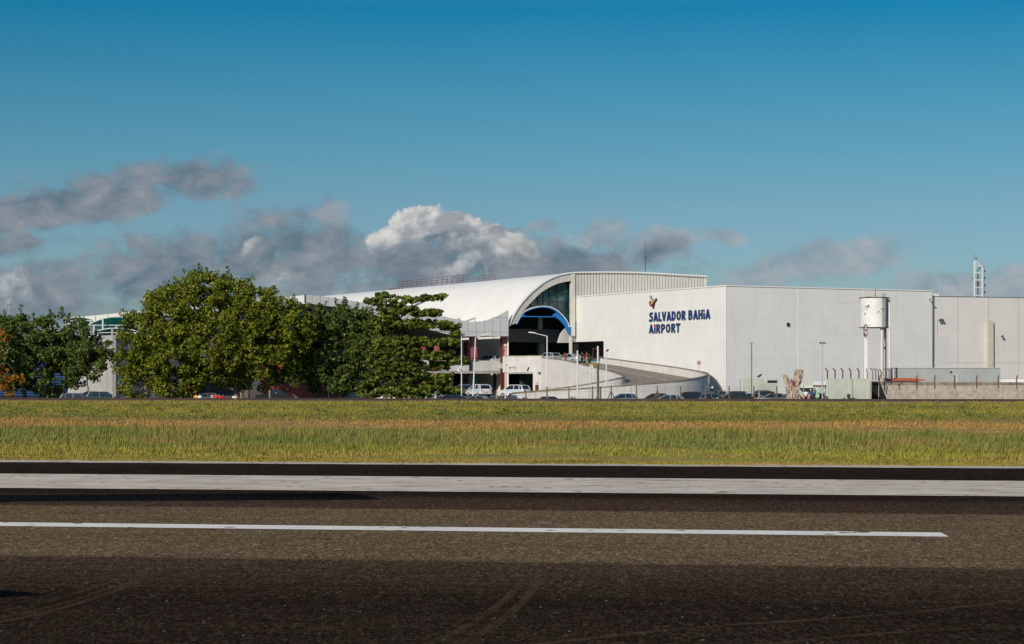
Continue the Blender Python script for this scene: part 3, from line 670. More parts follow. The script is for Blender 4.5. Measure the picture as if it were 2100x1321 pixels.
build(mb, 'side_wall', M['white_panel'], box)
mb = MB(); mb.slab(WR, .0, LR, -1, ZR, -.4, 0); mb.add([WL.q(0, -1), WL.q(0, ZR), WL.q(.1, ZR, -.1), WL.q(.1, -1, -.1)], [(0, 1, 2, 3)])
e = WR.q(LR, 0); mb.box((e.x-.35, e.y+.15, -1), (e.x-.01, e.y+40, ZR)); build(mb, 'front_wall', M['white_panel'], box)
mb = MB(); rp = [WL.q(.3, ZR-.25, -.4), WL.q(LL, ZR-.25, -.4), Vector((e.x-.4, A_END[1]+20, ZR-.25)), WR.q(LR-.3, ZR-.25, -.4)]
mb.ext(rp, (0, 0, -.2)); build(mb, 'roof', M['white_roof'], box)
mb = MB(); mb.slab(WL, -.1, LL, ZR+.003, ZR+.16, -.45, .1); mb.slab(WR, .12, LR+.05, ZR+.003, ZR+.16, -.45, .1); build(mb, 'roof_coping', M['white_trim'], box)
mb = MB(); mb.slab(WL, .0, .0+.05, 0, ZR, .003, .03); build(mb, 'corner_trim', M['steel'], box)
mb = MB()
for pxs in (1637, 1770):
    t = WR.t(pxs); mb.slab(WR, t-.14, t-.08, 1, ZR, .003, .025); mb.slab(WR, t+.08, t+.14, 1, ZR, .003, .025)
t = WL.t(1398); mb.slab(WL, t-.03, t+.03, 1, ZR, .003, .02)
build_each(mb, 'panel_joint', M['white_trim'], box)
t = WR.t(1615.5); mb = MB(); mb.slab(WR, t-.16, t+.16, Z(669, WR.q(t, 0).y), Z(662, WR.q(t, 0).y), .003, .2); build(mb, 'wall_vent', M['black'], box)
# recess behind the opening
bk = 5.0
mb = MB(); zm = Z(729, 318)
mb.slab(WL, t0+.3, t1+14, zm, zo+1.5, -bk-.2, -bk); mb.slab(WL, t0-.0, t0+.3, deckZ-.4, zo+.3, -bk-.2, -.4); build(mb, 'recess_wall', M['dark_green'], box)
mb = MB(); mb.slab(WL, t0+.31, t1+14, deckZ-.1, zm, -bk-.2, -bk+.01); build(mb, 'recess_dado', mat('dado', (.25, .38, .37), .6, .1), box)
mb = MB(); mb.slab(WL, t0, t1+6, zo, zo+.3, -bk, -.41); build(mb, 'recess_ceiling', M['dim_grey'], box)
mb = MB(); mb.slab(WL, t0, t1+8, deckZ-.3, deckZ-.01, -bk, -.01); build(mb, 'recess_floor', M['concrete'], box)
RP = Plane(WL.q(0, 0, -bk+.03)[:2], WL.d); RP.n = WL.n
def rq(mb, pa, pb, ya, yb, o0, o1, pl=RP):
    ta, tb = sorted((pl.t(pa), pl.t(pb))); Y = pl.q((ta+tb)/2, 0).y; mb.slab(pl, ta, tb, min(Z(ya, Y), Z(yb, Y)), max(Z(ya, Y), Z(yb, Y)), o0, o1)
mb = MB(); rq(mb, 1216, 1226, 714, 738, .0, .06); dr = build(mb, 'door_frame', M['white_trim'], box)
mb = MB(); rq(mb, 1217.4, 1224.4, 716, 735, .062, .1); build(mb, 'door_leaf', M['red_dark'], dr)
mb = MB()
for j in range(7):
    for i in range(4): rq(mb, 1176.5+i*2.6, 1178.6+i*2.6, 705+j*3.6, 708+j*3.6, .0, .08)
build(mb, 'glass_block_window', mat('glass_block', (.55, .58, .58), .3, .2, 8), box)
mb = MB(); rq(mb, 1216, 1217.5, 708.5, 711, .0, .04); rq(mb, 1223.5, 1225, 708.5, 711, 0, .04); rq(mb, 1230.5, 1232.5, 714, 718.5, 0, .04); rq(mb, 1233.5, 1235.5, 714, 718.5, 0, .04)
build_each(mb, 'safety_notice', M['red'], box)
mb = MB(); q = RP.p(1231, 722, .15); mb.tube([q+Vector((0, 0, -.45)), q+Vector((0, 0, -.1)), q+Vector((0, 0, 0))], [.12, .12, .04], 10)
ex = build(mb, 'fire_extinguisher', M['red'], None, origin=q); tag(ex, 'red extinguisher hanging beside the red door on the upper deck', 'fire extinguisher')

# lettering and emblem, standing off the side wall
sign = thing('wall_sign', WL.p(1395, 665, .05), 'raised dark blue airport name with a small coloured ribbon emblem above', 'sign')
GL = {  # strokes of each letter in a unit-high box: (width, [polyline, ...])
 'S': (.60, [[(.52, .80), (.44, .90), (.27, .90), (.15, .80), (.15, .66), (.27, .56), (.42, .46), (.47, .32), (.42, .14), (.27, .09), (.12, .12), (.06, .22)]]),
 'A': (.66, [[(.11, .0), (.33, .97)], [(.33, .97), (.57, .0)], [(.22, .30), (.46, .30)]]), 'L': (.48, [[(.13, .99), (.13, .0)], [(.13, .11), (.46, .11)]]),
 'V': (.64, [[(.10, 1.), (.32, .02)], [(.54, 1.), (.32, .02)]]), 'D': (.64, [[(.13, .0), (.13, 1.)], [(.13, .89), (.32, .88), (.47, .72), (.50, .5), (.47, .28), (.32, .12), (.13, .11)]]),
 'O': (.68, [[(.34, .90), (.19, .80), (.13, .5), (.19, .20), (.34, .10), (.49, .20), (.55, .5), (.49, .80), (.34, .90)]]),
 'R': (.62, [[(.13, .0), (.13, 1.)], [(.13, .89), (.36, .89), (.47, .78), (.47, .64), (.36, .52), (.13, .50)], [(.28, .50), (.52, .0)]]),
 'B': (.62, [[(.13, .0), (.13, 1.)], [(.13, .90), (.34, .90), (.44, .80), (.44, .66), (.34, .55), (.13, .54)], [(.34, .55), (.48, .44), (.49, .22), (.36, .10), (.13, .10)]]),
 'H': (.64, [[(.13, .0), (.13, 1.)], [(.51, .0), (.51, 1.)], [(.13, .5), (.51, .5)]]), 'i': (.26, [[(.13, .0), (.13, .66)]]),
 'P': (.60, [[(.13, .0), (.13, 1.)], [(.13, .89), (.36, .89), (.47, .78), (.47, .60), (.36, .47), (.13, .45)]]), 'T': (.58, [[(.29, .0), (.29, .95)], [(.02, .89), (.56, .89)]]), ' ': (.26, [])}
def stroke_word(word, pxl, pxr, yb_l, yb_r, yt_l, yt_r, sw=.235, dots=()):
    tot = sum(GL[c][0]+.03 for c in word)-.03; x = 0; wt = thing
    tl, tr = WL.t(pxl), WL.t(pxr); zb0 = WL.p(pxl, yb_l).z; h = (WL.p(pxl, yt_l).z-zb0)
    def mp(u, v, off): return WL.q(tl+(tr-tl)*u/tot, zb0+h*v, off)
    ax_ = abs(tr-tl)/tot/h; lay = 0; words = {}
    for c in word:
        if c == ' ': x += GL[c][0]+.03; continue
        mb = MB(); mb2 = MB()
        for st in GL[c][1]:
            lay += 1; L = []; Rr = []
            for i, q in enumerate(st):
                a = st[max(i-1, 0)]; b = st[min(i+1, len(st)-1)]
                if st[0] == st[-1] and i in (0, len(st)-1): a = st[-2]; b = st[1]
                dx, dy = (b[0]-a[0])*ax_, b[1]-a[1]; l = math.hypot(dx, dy) or 1; nx, ny = -dy/l*sw/2/ax_, dx/l*sw/2
                L.append((q[0]+nx, q[1]+ny)); Rr.append((q[0]-nx, q[1]-ny))
            f = .12+.0015*(lay % 5)
            mb.strip([mp(x+u, v, f) for u, v in L], [mp(x+u, v, f) for u, v in Rr])
            for E in (L, Rr): mb2.strip([mp(x+u, v, f) for u, v in E], [mp(x+u, v, .01) for u, v in E])
            for k in (0, -1): mb2.strip([mp(x+L[k][0], L[k][1], f), mp(x+Rr[k][0], Rr[k][1], f)], [mp(x+L[k][0], L[k][1], .01), mp(x+Rr[k][0], Rr[k][1], .01)])
        if c == 'i' and word[0] == 'S': mb.strip([mp(x+.13+math.cos(a)*.13, .90+math.sin(a)*.10, .125) for a in np.linspace(0, math.pi, 9)], [mp(x+.13+math.cos(a)*.13, .90-math.sin(a)*.10, .125) for a in np.linspace(0, math.pi, 9)])
        o_ = build(mb, 'letter', M['navy'], sign); build(mb2, 'letter_edge', M['navy_black'], o_); x += GL[c][0]+.03
stroke_word('SALVADOR BAHiA', 1331.8, 1457.5, 660.0, 655, 641.2, 636)
stroke_word('AiRPORT', 1331.3, 1396, 684.3, 682, 666.0, 663)
mb = MB(); mb.disc(WL.p(1344.4, 667.8, .14), .20, (WL.n[0], WL.n[1], 0), .06, 20); build(mb, 'dot', M['red'], sign)
def ribbon(pts, wd, off, m, name):
    pp = [(1310+a/13.125, 595+b/13.125) for a, b in pts]; mb = MB(); A = []; B = []
    c = [WL.p(*q, off) for q in pp]; c2 = []
    for i in range(len(c)-1):
        p0 = c[max(i-1, 0)]; p1 = c[i]; p2 = c[i+1]; p3 = c[min(i+2, len(c)-1)]
        for k in range(6): s_ = k/6; c2.append(.5*((2*p1)+(p2-p0)*s_+(2*p0-5*p1+4*p2-p3)*s_*s_+(3*p1-p0-3*p2+p3)*s_**3))
    c2.append(c[-1]); nv = Vector((WL.n[0], WL.n[1], 0)); wd = wd/13.125/FOC*300
    for i, q in enumerate(c2):
        d = (c2[min(i+1, len(c2)-1)]-c2[max(i-1, 0)]).normalized(); s_ = d.cross(nv)*wd/2; A.append(q-s_); B.append(q+s_)
    mb.strip(A, B); mb.strip([q-nv*.12 for q in A], A); mb.strip(B, [q-nv*.12 for q in B]); build(mb, name, m, sign)
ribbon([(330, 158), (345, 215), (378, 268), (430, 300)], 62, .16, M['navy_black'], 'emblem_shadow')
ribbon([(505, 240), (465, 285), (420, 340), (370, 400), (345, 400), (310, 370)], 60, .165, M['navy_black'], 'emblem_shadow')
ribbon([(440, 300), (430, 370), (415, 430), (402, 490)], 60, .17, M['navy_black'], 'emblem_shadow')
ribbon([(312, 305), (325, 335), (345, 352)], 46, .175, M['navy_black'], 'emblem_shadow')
ribbon([(338, 168), (350, 215), (380, 262), (415, 292)], 30, .20, M['mint'], 'emblem_ribbon')
ribbon([(488, 232), (440, 270), (395, 335), (345, 380), (300, 355)], 32, .21, M['orange'], 'emblem_ribbon')
ribbon([(480, 250), (445, 290), (400, 350), (350, 398)], 14, .225, M['lime'], 'emblem_ribbon')
ribbon([(425, 335), (408, 400), (400, 480)], 26, .22, M['red'], 'emblem_ribbon')

# ------------------------------------------------------------------ vaulted hall behind (front plane FP, runs back along AX)
AX = (WL.d[0], WL.d[1]) if WL.d[1] > 0 else (-WL.d[0], -WL.d[1])
FP = Plane((-30.0, 300.0), (AX[1], -AX[0])); FP.n = (-AX[0], -AX[1])
def back(v, s): return Vector((v[0]+AX[0]*s, v[1]+AX[1]*s, v[2]))
def resample(pts, n):
    d = [0]
    for a, b in zip(pts, pts[1:]): d.append(d[-1]+math.hypot(b[0]-a[0], b[1]-a[1]))
    # smooth with Catmull-Rom in parameter d
    out = []
    for i in range(n):
        s_ = d[-1]*i/(n-1); j = max(0, min(len(d)-2, next((k for k in range(len(d)-1) if d[k+1] >= s_-1e-9), len(d)-2)))
        u = (s_-d[j])/(d[j+1]-d[j]); p0 = pts[max(j-1, 0)]; p1 = pts[j]; p2 = pts[j+1]; p3 = pts[min(j+2, len(pts)-1)]
        out.append(tuple(.5*((2*p1[q])+(p2[q]-p0[q])*u+(2*p0[q]-5*p1[q]+4*p2[q]-p3[q])*u*u+(3*p1[q]-p0[q]-3*p2[q]+p3[q])*u**3) for q in (0, 1)))
    return out
hall = thing('vaulted_hall', (FP.q(35, 0).x, FP.q(35, 0).y, 0), 'white barrel-vaulted airport hall with teal gable glass and a blue entrance arch', 'building')
outer = resample([(1043, 668), (1050, 649), (1064, 626), (1083, 604), (1100, 589), (1117, 576.5), (1137, 567), (1157, 561.5), (1179, 559)], 45)
inner = resample([(1054, 664), (1070, 640), (1085, 623), (1106, 602), (1129, 587.5), (1149, 580), (1174, 576)], 45)
O3 = [FP.p(*q) for q in outer]; I3 = [FP.p(*q) for q in inner]
crest = O3 + [FP.p(1240, 558.4), FP.p(1300, 559), FP.p(1350, 561.5), FP.p(1400, 564.5), FP.p(1447, 567)]
LV = 150
mb = MB()
for s0, s1 in zip(range(0, LV, 10), range(10, LV+1, 10)):
    mb.strip([back(p, s0-.35 if s0 == 0 else s0) for p in crest], [back(p, s1) for p in crest])
dn = [Vector((p.x, p.y, p.z-.35)) for p in crest]; mb.strip(crest, dn); mb.strip(dn, [back(p, LV) for p in dn])
p = O3[0]; mb.strip([back(p, 0), back(p, LV)], [Vector((p.x, p.y, 0)), back(Vector((p.x, p.y, 0)), LV)])
build(mb, 'vault_roof', M['white_roof'], hall, smooth=True)
mb = MB(); nv = Vector((FP.n[0], FP.n[1], 0))
for i in range(0, len(crest)-1):
    a = crest[i]; b = crest[i+1]; mb.ext([a+Vector((0, 0, .12))+nv*.5, b+Vector((0, 0, .12))+nv*.5, b+Vector((0, 0, -.1))+nv*.5, a+Vector((0, 0, -.1))+nv*.5], -nv*.6)
build(mb, 'vault_edge_trim', M['white_trim'], hall)
mb = MB(); mb.strip([q+nv*.1 for q in O3], [q+nv*.1 for q in I3]); mb.strip([q+nv*.1 for q in I3], [q-nv*.9 for q in I3]); mb.k = 1
for i in range(0, 44):
    f0, f1 = i+.1, i+.84
    def at(L, f): j = min(int(f), len(L)-2); return L[j].lerp(L[j+1], f-j)
    mb.ext([at(O3, f0)+nv*.3, at(O3, f1)+nv*.3, at(I3, f1)+nv*.3, at(I3, f0)+nv*.3], -nv*.19)
build(mb, 'arch_band', [M['rib_gap'], M['rib']], hall)
# ribbed gable wall
mb = MB(); ta, tb = FP.t(1174), FP.t(1447.5)
def ztop(t):
    L = [(FP.t(a), b) for a, b in ((1174, 559), (1240, 558.6), (1300, 559.2), (1350, 561.7), (1400, 564.7), (1447.5, 567.2))]
    for (u, a), (v, b) in zip(L, L[1:]):
        if t <= v: py = a+(b-a)*(t-u)/(v-u); return Z(py, FP.q(t, 0).y)
    return Z(567, FP.q(t, 0).y)
mb.add([FP.q(ta, 9), FP.q(tb, 9), FP.q(tb, ztop(tb)-.1), FP.q(FP.t(1300), ztop(FP.t(1300))-.1), FP.q(ta, ztop(ta)-.1)], [(0, 1, 2, 3, 4)]); mb.k = 1; t = ta+.45
mb.slab(FP, ta-.35, ta+.25, Z(690, 322), ztop(ta)-.1, -.3, .42)
while t < tb-.3:
    mb.slab(FP, t, t+.42, 12, ztop(t)-.03, .003, .2); t += .56
mb.slab(FP, tb-.3, tb, 12, ztop(tb), .003, .3)
build(mb, 'ribbed_gable_wall', [M['rib_gap'], M['rib']], hall)
# gable glass and blue arch
rim = resample([(1058, 664), (1071, 642), (1086, 633), (1100, 629), (1113, 627.3), (1129, 629.2), (1143, 636), (1157, 649), (1166, 663), (1167, 669)], 40)
G = Plane(FP.q(0, 0, -.9)[:2], FP.d); G.n = FP.n
mb = MB(); poly = [G.p(*q) for q in inner] + [G.p(1174, 669)] + [G.p(*q) for q in reversed(rim)]
mb.add(poly, [tuple(range(len(poly)))]); mb.k = 1
def clipz(px, side):
    L = inner if side == 'top' else rim
    for a, b in zip(L, L[1:]):
        if a[0] <= px <= b[0]: return a[1]+(b[1]-a[1])*(px-a[0])/max(1e-6, b[0]-a[0])
    return None
for px in (1088, 1102, 1125.5, 1142, 1157.5, 1114):
    a = clipz(px, 'top'); b = clipz(px, 'rim') or 632
    if a: t = G.t(px); mb.slab(G, t-.05, t+.05, Z(b-1, G.q(t, 0).y), Z(a-1, G.q(t, 0).y), .003, .12)
for py in (601, 618, 639, 655):
    xs = [px for px in range(1056, 1174) if (clipz(px, 'top') or 575) < py and ((clipz(px, 'rim') or (632 if px < 1160 else 669)) > py or px < 1058)]
    if py > 628: xs = [x for x in xs if x > 1143]
    if xs: ta_, tb_ = G.t(min(xs)), G.t(max(xs)); z_ = Z(py, 320); mb.slab(G, ta_, tb_, z_-.05, z_+.05, .123, .16)
build(mb, 'gable_glass', [M['teal_glass'], M['dark_green']], hall)
mb = MB(); B1 = Plane(FP.q(0, 0, .25)[:2], FP.d); B1.n = FP.n
rr_ = [B1.p(*q) for q in rim]; c0 = Vector((0, 0, 0))
def offs_px(L, d):                                             # offset a pixel polyline towards the arch centre
    o = []
    for i, q in enumerate(L):
        a = L[max(i-1, 0)]; b = L[min(i+1, len(L)-1)]; l = math.hypot(b[0]-a[0], b[1]-a[1]) or 1; o.append((q[0]-(b[1]-a[1])/l*d, q[1]+(b[0]-a[0])/l*d))
    return o
r2 = [B1.p(*q) for q in offs_px(rim, 1.5)]; mb.strip(rr_, r2); mb.strip([q-nv*1.15 for q in rr_], rr_)
mb.ext([B1.p(1165.5, 668), B1.p(1174, 668), B1.p(1174, 670), B1.p(1165.5, 670)], -nv*1.1); build(mb, 'arch_rim', M['white_trim'], hall)
r3 = offs_px(rim, 1.7); r4 = offs_px(rim, 3.4)
mb = MB(); A = [B1.p(*q, -.02) for q in r3]; Bb = [B1.p(*q, -.02) for q in r4]; mb.strip(A, Bb); mb.strip(Bb, [q-nv*.8 for q in Bb])
def bpoly(pts): mb.ext([B1.p(*q, -.025) for q in pts], -nv*.4)
bpoly([(1054.5, 665), (1065, 651), (1073, 643), (1077, 647), (1071, 650), (1062, 656)])
bpoly([(1136, 645), (1143, 641), (1155, 653), (1166, 669), (1174, 669.5), (1174, 689), (1169, 687), (1160, 669), (1149, 657), (1141, 651.5), (1136, 650)])
bpoly([(1072, 648), (1140, 649), (1140, 650.8), (1072, 650)])
build(mb, 'blue_arch', M['blue'], hall)
# interior of the entrance
mb = MB()
def fbox(pa, pb, ya, yb, s0, s1, m_=mb):                        # box: photo extents on the plane s0 behind the front
    pl = Plane(back(FP.q(0, 0), s0)[:2], FP.d); pl.n = FP.n
    t_a, t_b = sorted((pl.t(pa), pl.t(pb))); Y = pl.q((t_a+t_b)/2, 0).y
    m_.slab(pl, t_a, t_b, min(Z(ya, Y), Z(yb, Y)), max(Z(ya, Y), Z(yb, Y)), -(s1-s0), 0)
mb = MB(); tc0, tc1 = FP.t(1040), FP.t(1174)
bw = [back(p, 20)+Vector((FP.d[0]*.8, FP.d[1]*.8, -.9)) for p in crest]; mb.strip(bw, [Vector((p.x, p.y, 2)) for p in bw])
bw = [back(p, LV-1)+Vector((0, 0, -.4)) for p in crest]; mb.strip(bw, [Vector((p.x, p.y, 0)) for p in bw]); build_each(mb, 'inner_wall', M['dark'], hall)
mb = MB(); fbox(1043, 1147, 675, 702, 6, 6.8, mb); build(mb, 'inner_beam', M['dim_grey'], hall)
mb = MB(); pl = Plane(back(FP.q(0, 0), 1.5)[:2], FP.d); pl.n = FP.n
mb.ext([pl.p(1145.5, 703), pl.p(1151, 685), pl.p(1160, 673.5), pl.p(1172, 676), pl.p(1172, 703)], -nv*.5); mb.ext([pl.p(1153, 702, .004), pl.p(1161, 678, .004), pl.p(1161.8, 678, .004), pl.p(1153.8, 702, .004)], nv*.01); build(mb, 'white_haunch', M['fascia'], hall)
mb = MB(); fbox(1106, 1113, 651, 675, 5, 5.5, mb); fbox(1107, 1118, 704, 733, 8, 8.8, mb); build_each(mb, 'inner_column', mat('inner_col', (.2, .22, .22), .7, .1), hall)
mb = MB(); fbox(1170.3, 1173.6, 688, 745, .1, .6, mb); build(mb, 'column', M['concrete_white'], hall)
mb = MB(); mb.slab(FP, FP.t(1031), tc1+2, deckZ-.8, deckZ, -20, 3); build(mb, 'deck', M['concrete'], hall)

# ------------------------------------------------------------------ kerbside canopy with swooping fascia, pink columns and two decks
can = thing('kerbside_canopy', (FP.q(25, 0).x, FP.q(25, 0).y, 0), 'grey swooping canopy on pink columns left of the blue arch', 'building')
top = resample([(629, 605), (665, 608.5), (700, 613.5), (750, 622), (800, 630), (850, 639), (900, 647), (930, 653.5), (955, 658.8), (970, 660), (985, 659.5), (1000, 656.5), (1012, 652), (1027, 645.5), (1043, 636)], 60)
bot = resample([(629, 622), (700, 632), (764, 645), (850, 668), (920, 686), (947, 690), (948, 690), (1000, 689.8), (1043, 689.5)], 60)
FC = Plane(FP.q(0, 0, .8)[:2], FP.d); FC.n = FP.n
def yat(L, px):
    for a, b in zip(L, L[1:]):
        if a[0] <= px <= b[0]+1e-6: return a[1]+(b[1]-a[1])*(px-a[0])/(b[0]-a[0] or 1)
    return L[-1][1]
xs = np.linspace(629.2, 1042.8, 90); mb = MB()
T3 = [FC.p(x, yat(top, x)) for x in xs]; B3 = [FC.p(x, yat(bot, x)) for x in xs]
mb.strip(T3, B3); mb.strip([q-nv*.3 for q in T3], T3); mb.strip([q-nv*.3 for q in B3], [q-nv*.3 for q in T3]); mb.add([T3[-1], B3[-1], B3[-1]-nv*.3, T3[-1]-nv*.3], [(0, 1, 2, 3)])
mb.k = 1
for x in list(np.arange(640, 945, 17.)) + [942, 959.5, 976.5, 993.5, 1010, 1026.5]:
    t = FC.t(x); Y = FC.q(t, 0).y; mb.slab(FC, t-.025, t+.025, Z(yat(bot, x), Y), Z(yat(top, x), Y), .003, .012)
mb.slab(FC, FC.t(948), FC.t(1042), Z(680.8, 312), Z(680.2, 312), .013, .02); mb.slab(FC, FC.t(1010), FC.t(1042), Z(651.6, 314), Z(651, 314), .013, .02)
build(mb, 'fascia', [M['fascia'], mat('joint', (.28, .28, .27), .7, .1)], can)
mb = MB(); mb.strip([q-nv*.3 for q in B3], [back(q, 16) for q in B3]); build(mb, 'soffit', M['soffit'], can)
mb = MB(); mb.strip([q-nv*.32+Vector((0, 0, -.9)) for q in T3[:70]], [back(q, 5)+Vector((0, 0, -1.6)) for q in T3[:70]]); build(mb, 'canopy_roof', M['white_roof'], can)
# long left side running back
LS = Plane(FC.q(FC.t(629.3), 0)[:2], AX); LS.n = (-abs(AX[1]), -abs(AX[0]))
Zt = T3[0].z; mb = MB(); mb.slab(LS, .1, 125, Zt-1.25, Zt, -.3, 0); mb.k = 1
for i in range(1, 16): mb.slab(LS, i*8-.08, i*8+.08, Zt-1.25, Zt-.1, .003, .06)
mb.slab(LS, .15, .35, Zt-1.2, Zt+.05, .003, .25)
build(mb, 'side_fascia', [M['white_trim'], M['steel_dark']], can)
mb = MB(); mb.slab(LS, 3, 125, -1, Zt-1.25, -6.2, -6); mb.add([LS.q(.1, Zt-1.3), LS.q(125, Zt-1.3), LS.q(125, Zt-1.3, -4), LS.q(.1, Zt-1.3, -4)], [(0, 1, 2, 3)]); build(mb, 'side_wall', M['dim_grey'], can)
# beams sticking up by the vault foot
mb = MB()
for a, b in (((938, 657.5), (952, 652.5)), ((958, 660), (983, 652))):
    pa = FP.p(*a, -1.5); pb = FP.p(*b, -1.5); mb.tube([pa, pb], .13, 6); mb.tube([pb+Vector((0, 0, .15)), pb+Vector((0, 0, -.8))], .1, 6)
build(mb, 'roof_strut', M['rib'], can)
# columns
def colm(pa, pb, ya, yb, s0, s1, m_, name='column'): mb = MB(); fbox(pa, pb, ya, yb, s0, s1, mb); return build(mb, name, m_, can)
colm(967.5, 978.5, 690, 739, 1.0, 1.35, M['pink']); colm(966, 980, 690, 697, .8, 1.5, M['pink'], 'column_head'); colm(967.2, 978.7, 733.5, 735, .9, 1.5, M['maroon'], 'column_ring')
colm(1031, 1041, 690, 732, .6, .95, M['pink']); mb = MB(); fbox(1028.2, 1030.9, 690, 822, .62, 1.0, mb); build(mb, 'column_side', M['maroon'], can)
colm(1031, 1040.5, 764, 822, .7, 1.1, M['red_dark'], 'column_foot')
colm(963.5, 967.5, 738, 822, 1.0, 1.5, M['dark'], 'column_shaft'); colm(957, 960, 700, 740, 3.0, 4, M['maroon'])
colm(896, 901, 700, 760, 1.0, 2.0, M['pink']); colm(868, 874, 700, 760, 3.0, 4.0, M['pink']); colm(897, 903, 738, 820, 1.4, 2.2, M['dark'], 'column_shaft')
mb = MB(); fbox(860, 1026.4, 739.5, 760.5, 1.25, 1.55, mb); build(mb, 'deck_parapet', M['concrete_white'], can)
mb = MB(); fbox(860, 1026.4, 761, 766, .8, 16, mb); build(mb, 'deck_slab', M['concrete'], can)
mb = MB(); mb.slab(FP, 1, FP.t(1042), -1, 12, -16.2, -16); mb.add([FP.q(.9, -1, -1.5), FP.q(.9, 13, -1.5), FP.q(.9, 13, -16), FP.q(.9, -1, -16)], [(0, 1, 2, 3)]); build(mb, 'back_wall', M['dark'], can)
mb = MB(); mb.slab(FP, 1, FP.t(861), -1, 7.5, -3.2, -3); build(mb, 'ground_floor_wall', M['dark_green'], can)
mb = MB(); fbox(1013, 1025, 766, 815, 4, 4.3, mb); fbox(1041, 1042, 700, 760, 10, 11, mb); build_each(mb, 'lift_shaft', M['dark_green'], can)
mb = MB(); fbox(963, 978, 768, 790, 2.3, 2.5, mb); sg = build(mb, 'hanging_sign', M['teal_sign'], can)
pl = Plane(back(FP.q(0, 0), 2.2)[:2], FP.d); pl.n = FP.n
mb = MB(); mb.disc(pl.p(973, 774.5), .22, nv, .03, 16); build(mb, 'round_symbol', M['black'], sg)
for px in (985, 1000): pass

# ------------------------------------------------------------------ retaining wall with the garage and the U-shaped ramp
ramp = thing('vehicle_ramp', (14, 285, 0), 'curving pale concrete U-shaped vehicle ramp climbing to the upper deck', 'ramp')
OUT = [(1234, 312.5, 733, 5.3), (1262, 308, 736, 5.0), (1300, 302.5, 741, 4.5), (1340, 297.5, 746, 4.0), (1380, 292.5, 751.5, 3.5), (1415, 288, 757, 3.1), (1440, 284, 761.5, 2.8), (1451, 280.8, 764.5, 2.6),
       (1453.5, 278, 767.5, 2.45), (1449, 275, 770.5, 2.3), (1430, 272, 774.5, 2.05), (1398, 269.2, 780.3, 1.7), (1350, 267, 784.5, 1.4), (1290, 265, 789, 1.1), (1200, 263.5, 795.5, .8), (1100, 262.5, 802, .5), (1045, 262, 806.5, .35)]
INN = [(1110, 303, 732.5), (1140, 298.5, 735.5), (1170, 294, 740.5), (1200, 289.5, 748.5), (1230, 285, 755), (1256, 281, 761.5), (1271, 278, 767), (1277, 276.2, 769.5),
       (1278, 275, 771), (1276, 274, 772.5), (1268, 273.2, 774.5), (1248, 272.4, 779), (1215, 271.7, 785), (1185, 271.2, 790), (1150, 270.7, 795), (1105, 270, 800.5), (1050, 269.5, 805)]
def dense(L, n=5):
    L = [np.array(q, float) for q in L]; o = []
    for i in range(len(L)-1):
        p0 = L[max(i-1, 0)]; p1 = L[i]; p2 = L[i+1]; p3 = L[min(i+2, len(L)-1)]
        for k in range(n): u = k/n; o.append(.5*((2*p1)+(p2-p0)*u+(2*p0-5*p1+4*p2-p3)*u*u+(3*p1-p0-3*p2+p3)*u**3))
    o.append(L[-1]); return o
OUT = dense(OUT); INN = dense(INN)
O2 = [P(a[0], a[2], a[1]) for a in OUT]; I2 = [P(a[0], a[2], a[1]) for a in INN]; RZ = [a[3] for a in OUT]
def wallstrip(T, th, zb, side):                                # wall with thickness th, bottom z list
    mb = MB(); k = len(T); A = []; B = []
    for i, p in enumerate(T):
        d = (T[min(i+1, k-1)]-T[max(i-1, 0)]); d.z = 0; d.normalize(); nn_ = Vector((-d.y, d.x, 0))*side; A.append(p); B.append(p+nn_*th)
    z = (lambda i: zb[i]) if isinstance(zb, list) else (lambda i: zb)
    Ab = [Vector((p.x, p.y, z(i))) for i, p in enumerate(A)]; Bb_ = [Vector((p.x, p.y, z(i))) for i, p in enumerate(B)]
    Al = [p-Vector((0, 0, .12)) for p in A]; Bl = [p-Vector((0, 0, .12)) for p in B]
    mb.strip(Al, Ab); mb.strip(Bb_, Bl); mb.add([A[0], B[0], Bb_[0], Ab[0]], [(0, 1, 2, 3)]); mb.add([A[-1], B[-1], Bb_[-1], Ab[-1]], [(0, 1, 2, 3)])
    cp = MB(); o1 = [p + (p-q).normalized()*.05 for p, q in zip(A, B)]; o2 = [q + (q-p).normalized()*.05 for p, q in zip(A, B)]
    cp.strip(o1, o2); cp.strip([p-Vector((0, 0, .13)) for p in o1], o1); cp.strip(o2, [p-Vector((0, 0, .13)) for p in o2])
    return mb, cp, B
lo = MB(); mbw, cpw, OB = wallstrip(O2, .3, -1.0, -1)
build(mbw, 'outer_wall', M['concrete_white'], ramp); build(cpw, 'outer_wall_coping', M['coping'], ramp)
mbw, cpw, IB = wallstrip(I2, .3, -1.0, 1)
build(mbw, 'inner_wall', M['concrete_white'], ramp); build(cpw, 'inner_wall_coping', M['coping'], ramp)
mb = MB(); inn_o = [Vector((q.x, q.y, z_)) for q, z_ in zip(I2, RZ)]; out_i = [Vector((q.x, q.y, z_)) for q, z_ in zip(O2, RZ)]
rows = []
for i in range(len(RZ)): rows.append([out_i[i].lerp(inn_o[i], j/6) for j in range(7)])
for a, b in zip(rows, rows[1:]):
    for j in range(6): mb.add([a[j], a[j+1], b[j+1], b[j]], [(0, 1, 2, 3)])
dk = [Vector((OB[0].x, OB[0].y, 5.34)), Vector((IB[0].x, IB[0].y, 5.34)), Vector((X(1031, 308)+.3, 308.3, 5.34)), FP.q(FP.t(1031), 5.34), FP.q(tc1+1, 5.34)]
mb.add(dk, [tuple(range(5))])
build(mb, 'roadway', mat('ramp_road', (.30, .245, .19), .95, .2, .7, bump=.1), ramp)
mb = MB(); lp_ = []; lq_ = []
